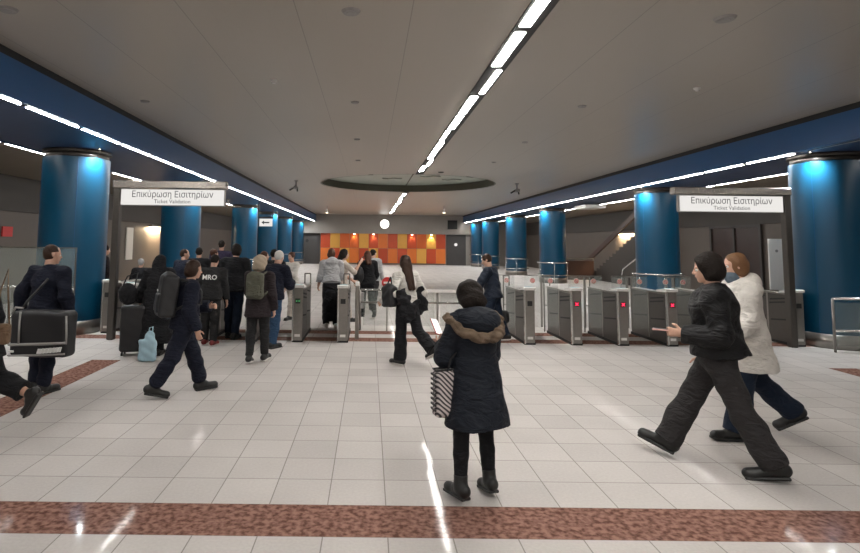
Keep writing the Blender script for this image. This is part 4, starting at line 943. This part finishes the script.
sdf_mesh('skirt', [cone(W12['hip']+np.array([0, 0, .06]), W12['hip']+np.array([0, 0.0, -.80*W12['hipz']]), (.15, .12), (.19, .20), k=.02)], .011, CM['black'], W12['root'], wr=.008, wf=14)
W13 = far('dark-haired woman in pale top stretching one arm out, beside the grey hoodie', 342, 249, 13.2, -75, 1.72, top=dict(m='cream', off=.02, sleeve=.2, name='blouse', arm=.014), bottom=dict(m='cream', off=.02), hair=dict(m='hair_dark', style='long', len=1.0), arms=(('a', 20, 5, 40, 10, .5), ('ik', (.1, .40, 1.34), .1)))
W14 = person('woman in black jacket with a black bag walking past the gates, away', atY(368, 250, 14.2)[0], 14.2, 12, 1.66, legs=((16, 6, 4), (-16, 24, -20)), res=.011, top=dict(m='black', off=.05, arm=.035, flare=.02), bottom=dict(m='black', off=.012), shoes=dict(), hair=dict(m='hair_red', style='long', len=.9), arms=(('a', 5, 16, 30, 10, .8), ('a', 15, 14, 60, 5, .6)))
t = held('shoulder_bag', 'black shoulder bag bulging at the side of the woman in black past the gates', 'bag', W14, W14['hip']+np.array([-.24, -.08, .18]))
sdf_mesh('bag_body', [ell((0, 0, 0), (.13, .14, .22), k=.02)], .012, CM['bag'], t, wr=.005, wf=16); MB().tube([(0, -.05, .18), (.05, .0, .4), (.12, .05, .45), (.05, .1, .15)], .014, 8).build('strap', CM['bag'], t, True)
t = held('shopping_bag', 'narrow grey bag hanging low beside the woman in black past the gates', 'bag', W14, np.array([-.20, -.02, .42]))
sdf_mesh('bag_body', [rbox((0, 0, 0), (.11, .05, .20), .02)], .012, CM['strap'], t, wr=.003); MB().tube([(-.05, 0, .18), (-.02, 0, .4), (.03, 0, .4), (.05, 0, .18)], .008, 8).build('handle', CM['bag'], t, True)
far('person in pale jacket half hidden behind the woman in black', 373, 249, 15.6, -15, 1.70, top=dict(m='hoodie', off=.04), bottom=dict(m='grey'), hair=dict(m='hair_dark', style='short', vol=.02), head=(-25, 0))

# ---- woman in white top
W15 = person('woman with long brown hair, white top and flared black trousers walking in mid-hall', .58, 8.78, 38, 1.655, legs=((4, 2, 0), (-22, 34, -26)), lean=3, head=(-15, 2), res=.0085, top=dict(m='white', off=.03, arm=.03, name='blouse', wr=.006, hem=.545), bottom=dict(m='black', off=.018, flare=.035, name='flared_trousers'),
             shoes=dict(m='boot', sole='sole'), hair=dict(m='hair_brown', style='long', len=1.75, vol=.03), arms=(('a', -10, 28, 70, 20, .8), ('a', -14, 24, 50, 12, .8)))
t = held('folded_coat', 'black coat draped over the arm of the woman in the white top', 'coat', W15, W15['hip']+np.array([-.08, -.15, .02]))
sdf_mesh('coat_body', [cone((-.16, .02, .24), (-.10, -.02, -.12), (.075, .06), (.11, .05), k=.06), cone((-.10, -.01, .12), (.0, -.03, -.22), (.09, .05), (.10, .045), k=.06), cap((-.02, -.03, -.05), (.13, -.03, .05), .05, .04, k=.06)], .009, CM['black'], t, wr=.010, wf=24)
t = held('handbag', 'black bag hanging left of the woman in the white top', 'bag', W15, W15['hip']+np.array([-.33, .02, .17]))
sdf_mesh('bag_body', [rbox((0, 0, -.02), (.08, .11, .15), .04, k=.02), ell((0, 0, .10), (.06, .09, .08), k=.05)], .009, CM['bag'], t, wr=.006, wf=26); MB().tube([(0, -.05, .14), (.03, .0, .26), (.06, .05, .27), (0, .06, .14)], .01, 8).build('strap', CM['bag'], t, True)
t = held('jacket', 'black jacket hanging right of the woman in the white top', 'jacket', W15, W15['hip']+np.array([.27, -.05, .10]))
sdf_mesh('jacket_body', [cone((-.04, 0, .20), (.03, -.02, -.20), (.06, .05), (.085, .045), k=.05), cone((-.09, .01, .10), (-.03, 0, -.24), (.04, .04), (.06, .035), k=.05)], .009, CM['black'], t, wr=.009, wf=26)

# ---- person with duffel
W16 = person('person in quilted navy jacket looking down, carrying a black duffel bag', 2.36, 10.95, 62, 1.66, legs=((10, 6, 0), (-10, 12, -8)), res=.009, lean=7, head=(14, 22), male=True, top=dict(m='navy2', off=.05, arm=.04, wr=.008, wf=22), bottom=dict(m='djeans', off=.022, flare=.012), shoes=dict(m='boot', sole='sole'),
             hair=dict(m='hair_brown', style='short', vol=.03), arms=(('a', 30, 10, 55, 18, .6), ('a', -8, 12, 12, 2, 1.2)))
g = W16['grip1']; t = held('duffel_bag', 'black duffel bag with short handles held at the side of the quilted jacket', 'bag', W16, g+np.array([.0, -.03, -.20]))
sdf_mesh('bag_body', [rbox((0, 0, -.06), (.11, .24, .13), .07, k=.02)], .009, CM['bag'], t, wr=.004, wf=18)
for x_ in (-.05, .05): MB().tube([(x_, -.1, .05), (x_*.6-.0, -.06, .16), (-.03*0+x_*.2, 0, .20), (x_*.6, .06, .16), (x_, .1, .05)], .011, 8).build('handle', CM['bag'], t, True)

GROUPS = {'ticket_gate': 'ticket gates in the row across the hall', 'column': 'blue columns along both sides', 'ceiling_fitting': 'round fittings in the hall ceiling', 'hanging_camera': 'cameras hung under the ceiling',
          'glass_fence': 'low glass fences in line with the gates', 'sign_gantry': 'gantries carrying the ticket signs', 'ticket_sign': 'ticket validation signs', 'person': 'people passing through the hall', 'wall_lamp': 'warm wall lamps',
          'spotlight': 'hanging spotlights by the far wall', 'backpack': 'backpacks worn by walkers', 'phone': 'phones held by walkers'}
for o in list(bpy.data.objects):
    st = o.name.split('.')[0]
    if o.parent is None and st in GROUPS and 'category' in o and 'group' not in o: o['group'] = GROUPS[st]


# ------------------------------------------------------------------ world, camera
w = bpy.data.worlds.new('w'); bpy.context.scene.world = w; w.use_nodes = True
w.node_tree.nodes['Background'].inputs[0].default_value = (.02, .02, .02, 1)
cam = bpy.data.cameras.new('camera'); co = bpy.data.objects.new('camera', cam); COL.objects.link(co)
cam.sensor_width = 36; cam.lens = F/860*36; cam.shift_x = (430-PX)/860; cam.shift_y = -(276.5-PY)/860
cam.clip_start = .1; cam.clip_end = 200
R = Matrix.Rotation(D2R(90)+PITCH, 4, 'X') @ Matrix.Rotation(ROLL, 4, 'Z')
co.matrix_world = Matrix.Translation((0, 0, CAMH)) @ R
sc = bpy.context.scene; sc.camera = co
vs_ = sc.view_settings; sc.display_settings.display_device = 'sRGB'; vs_.view_transform = 'Standard'; vs_.look = 'None'; vs_.gamma = 1; vs_.use_curve_mapping = False; vs_.exposure = 0.45
sc.cycles.use_denoising = True; sc.cycles.max_bounces = 8; sc.cycles.diffuse_bounces = 5; sc.cycles.transparent_max_bounces = 24
sc.cycles.sample_clamp_indirect = 4.0
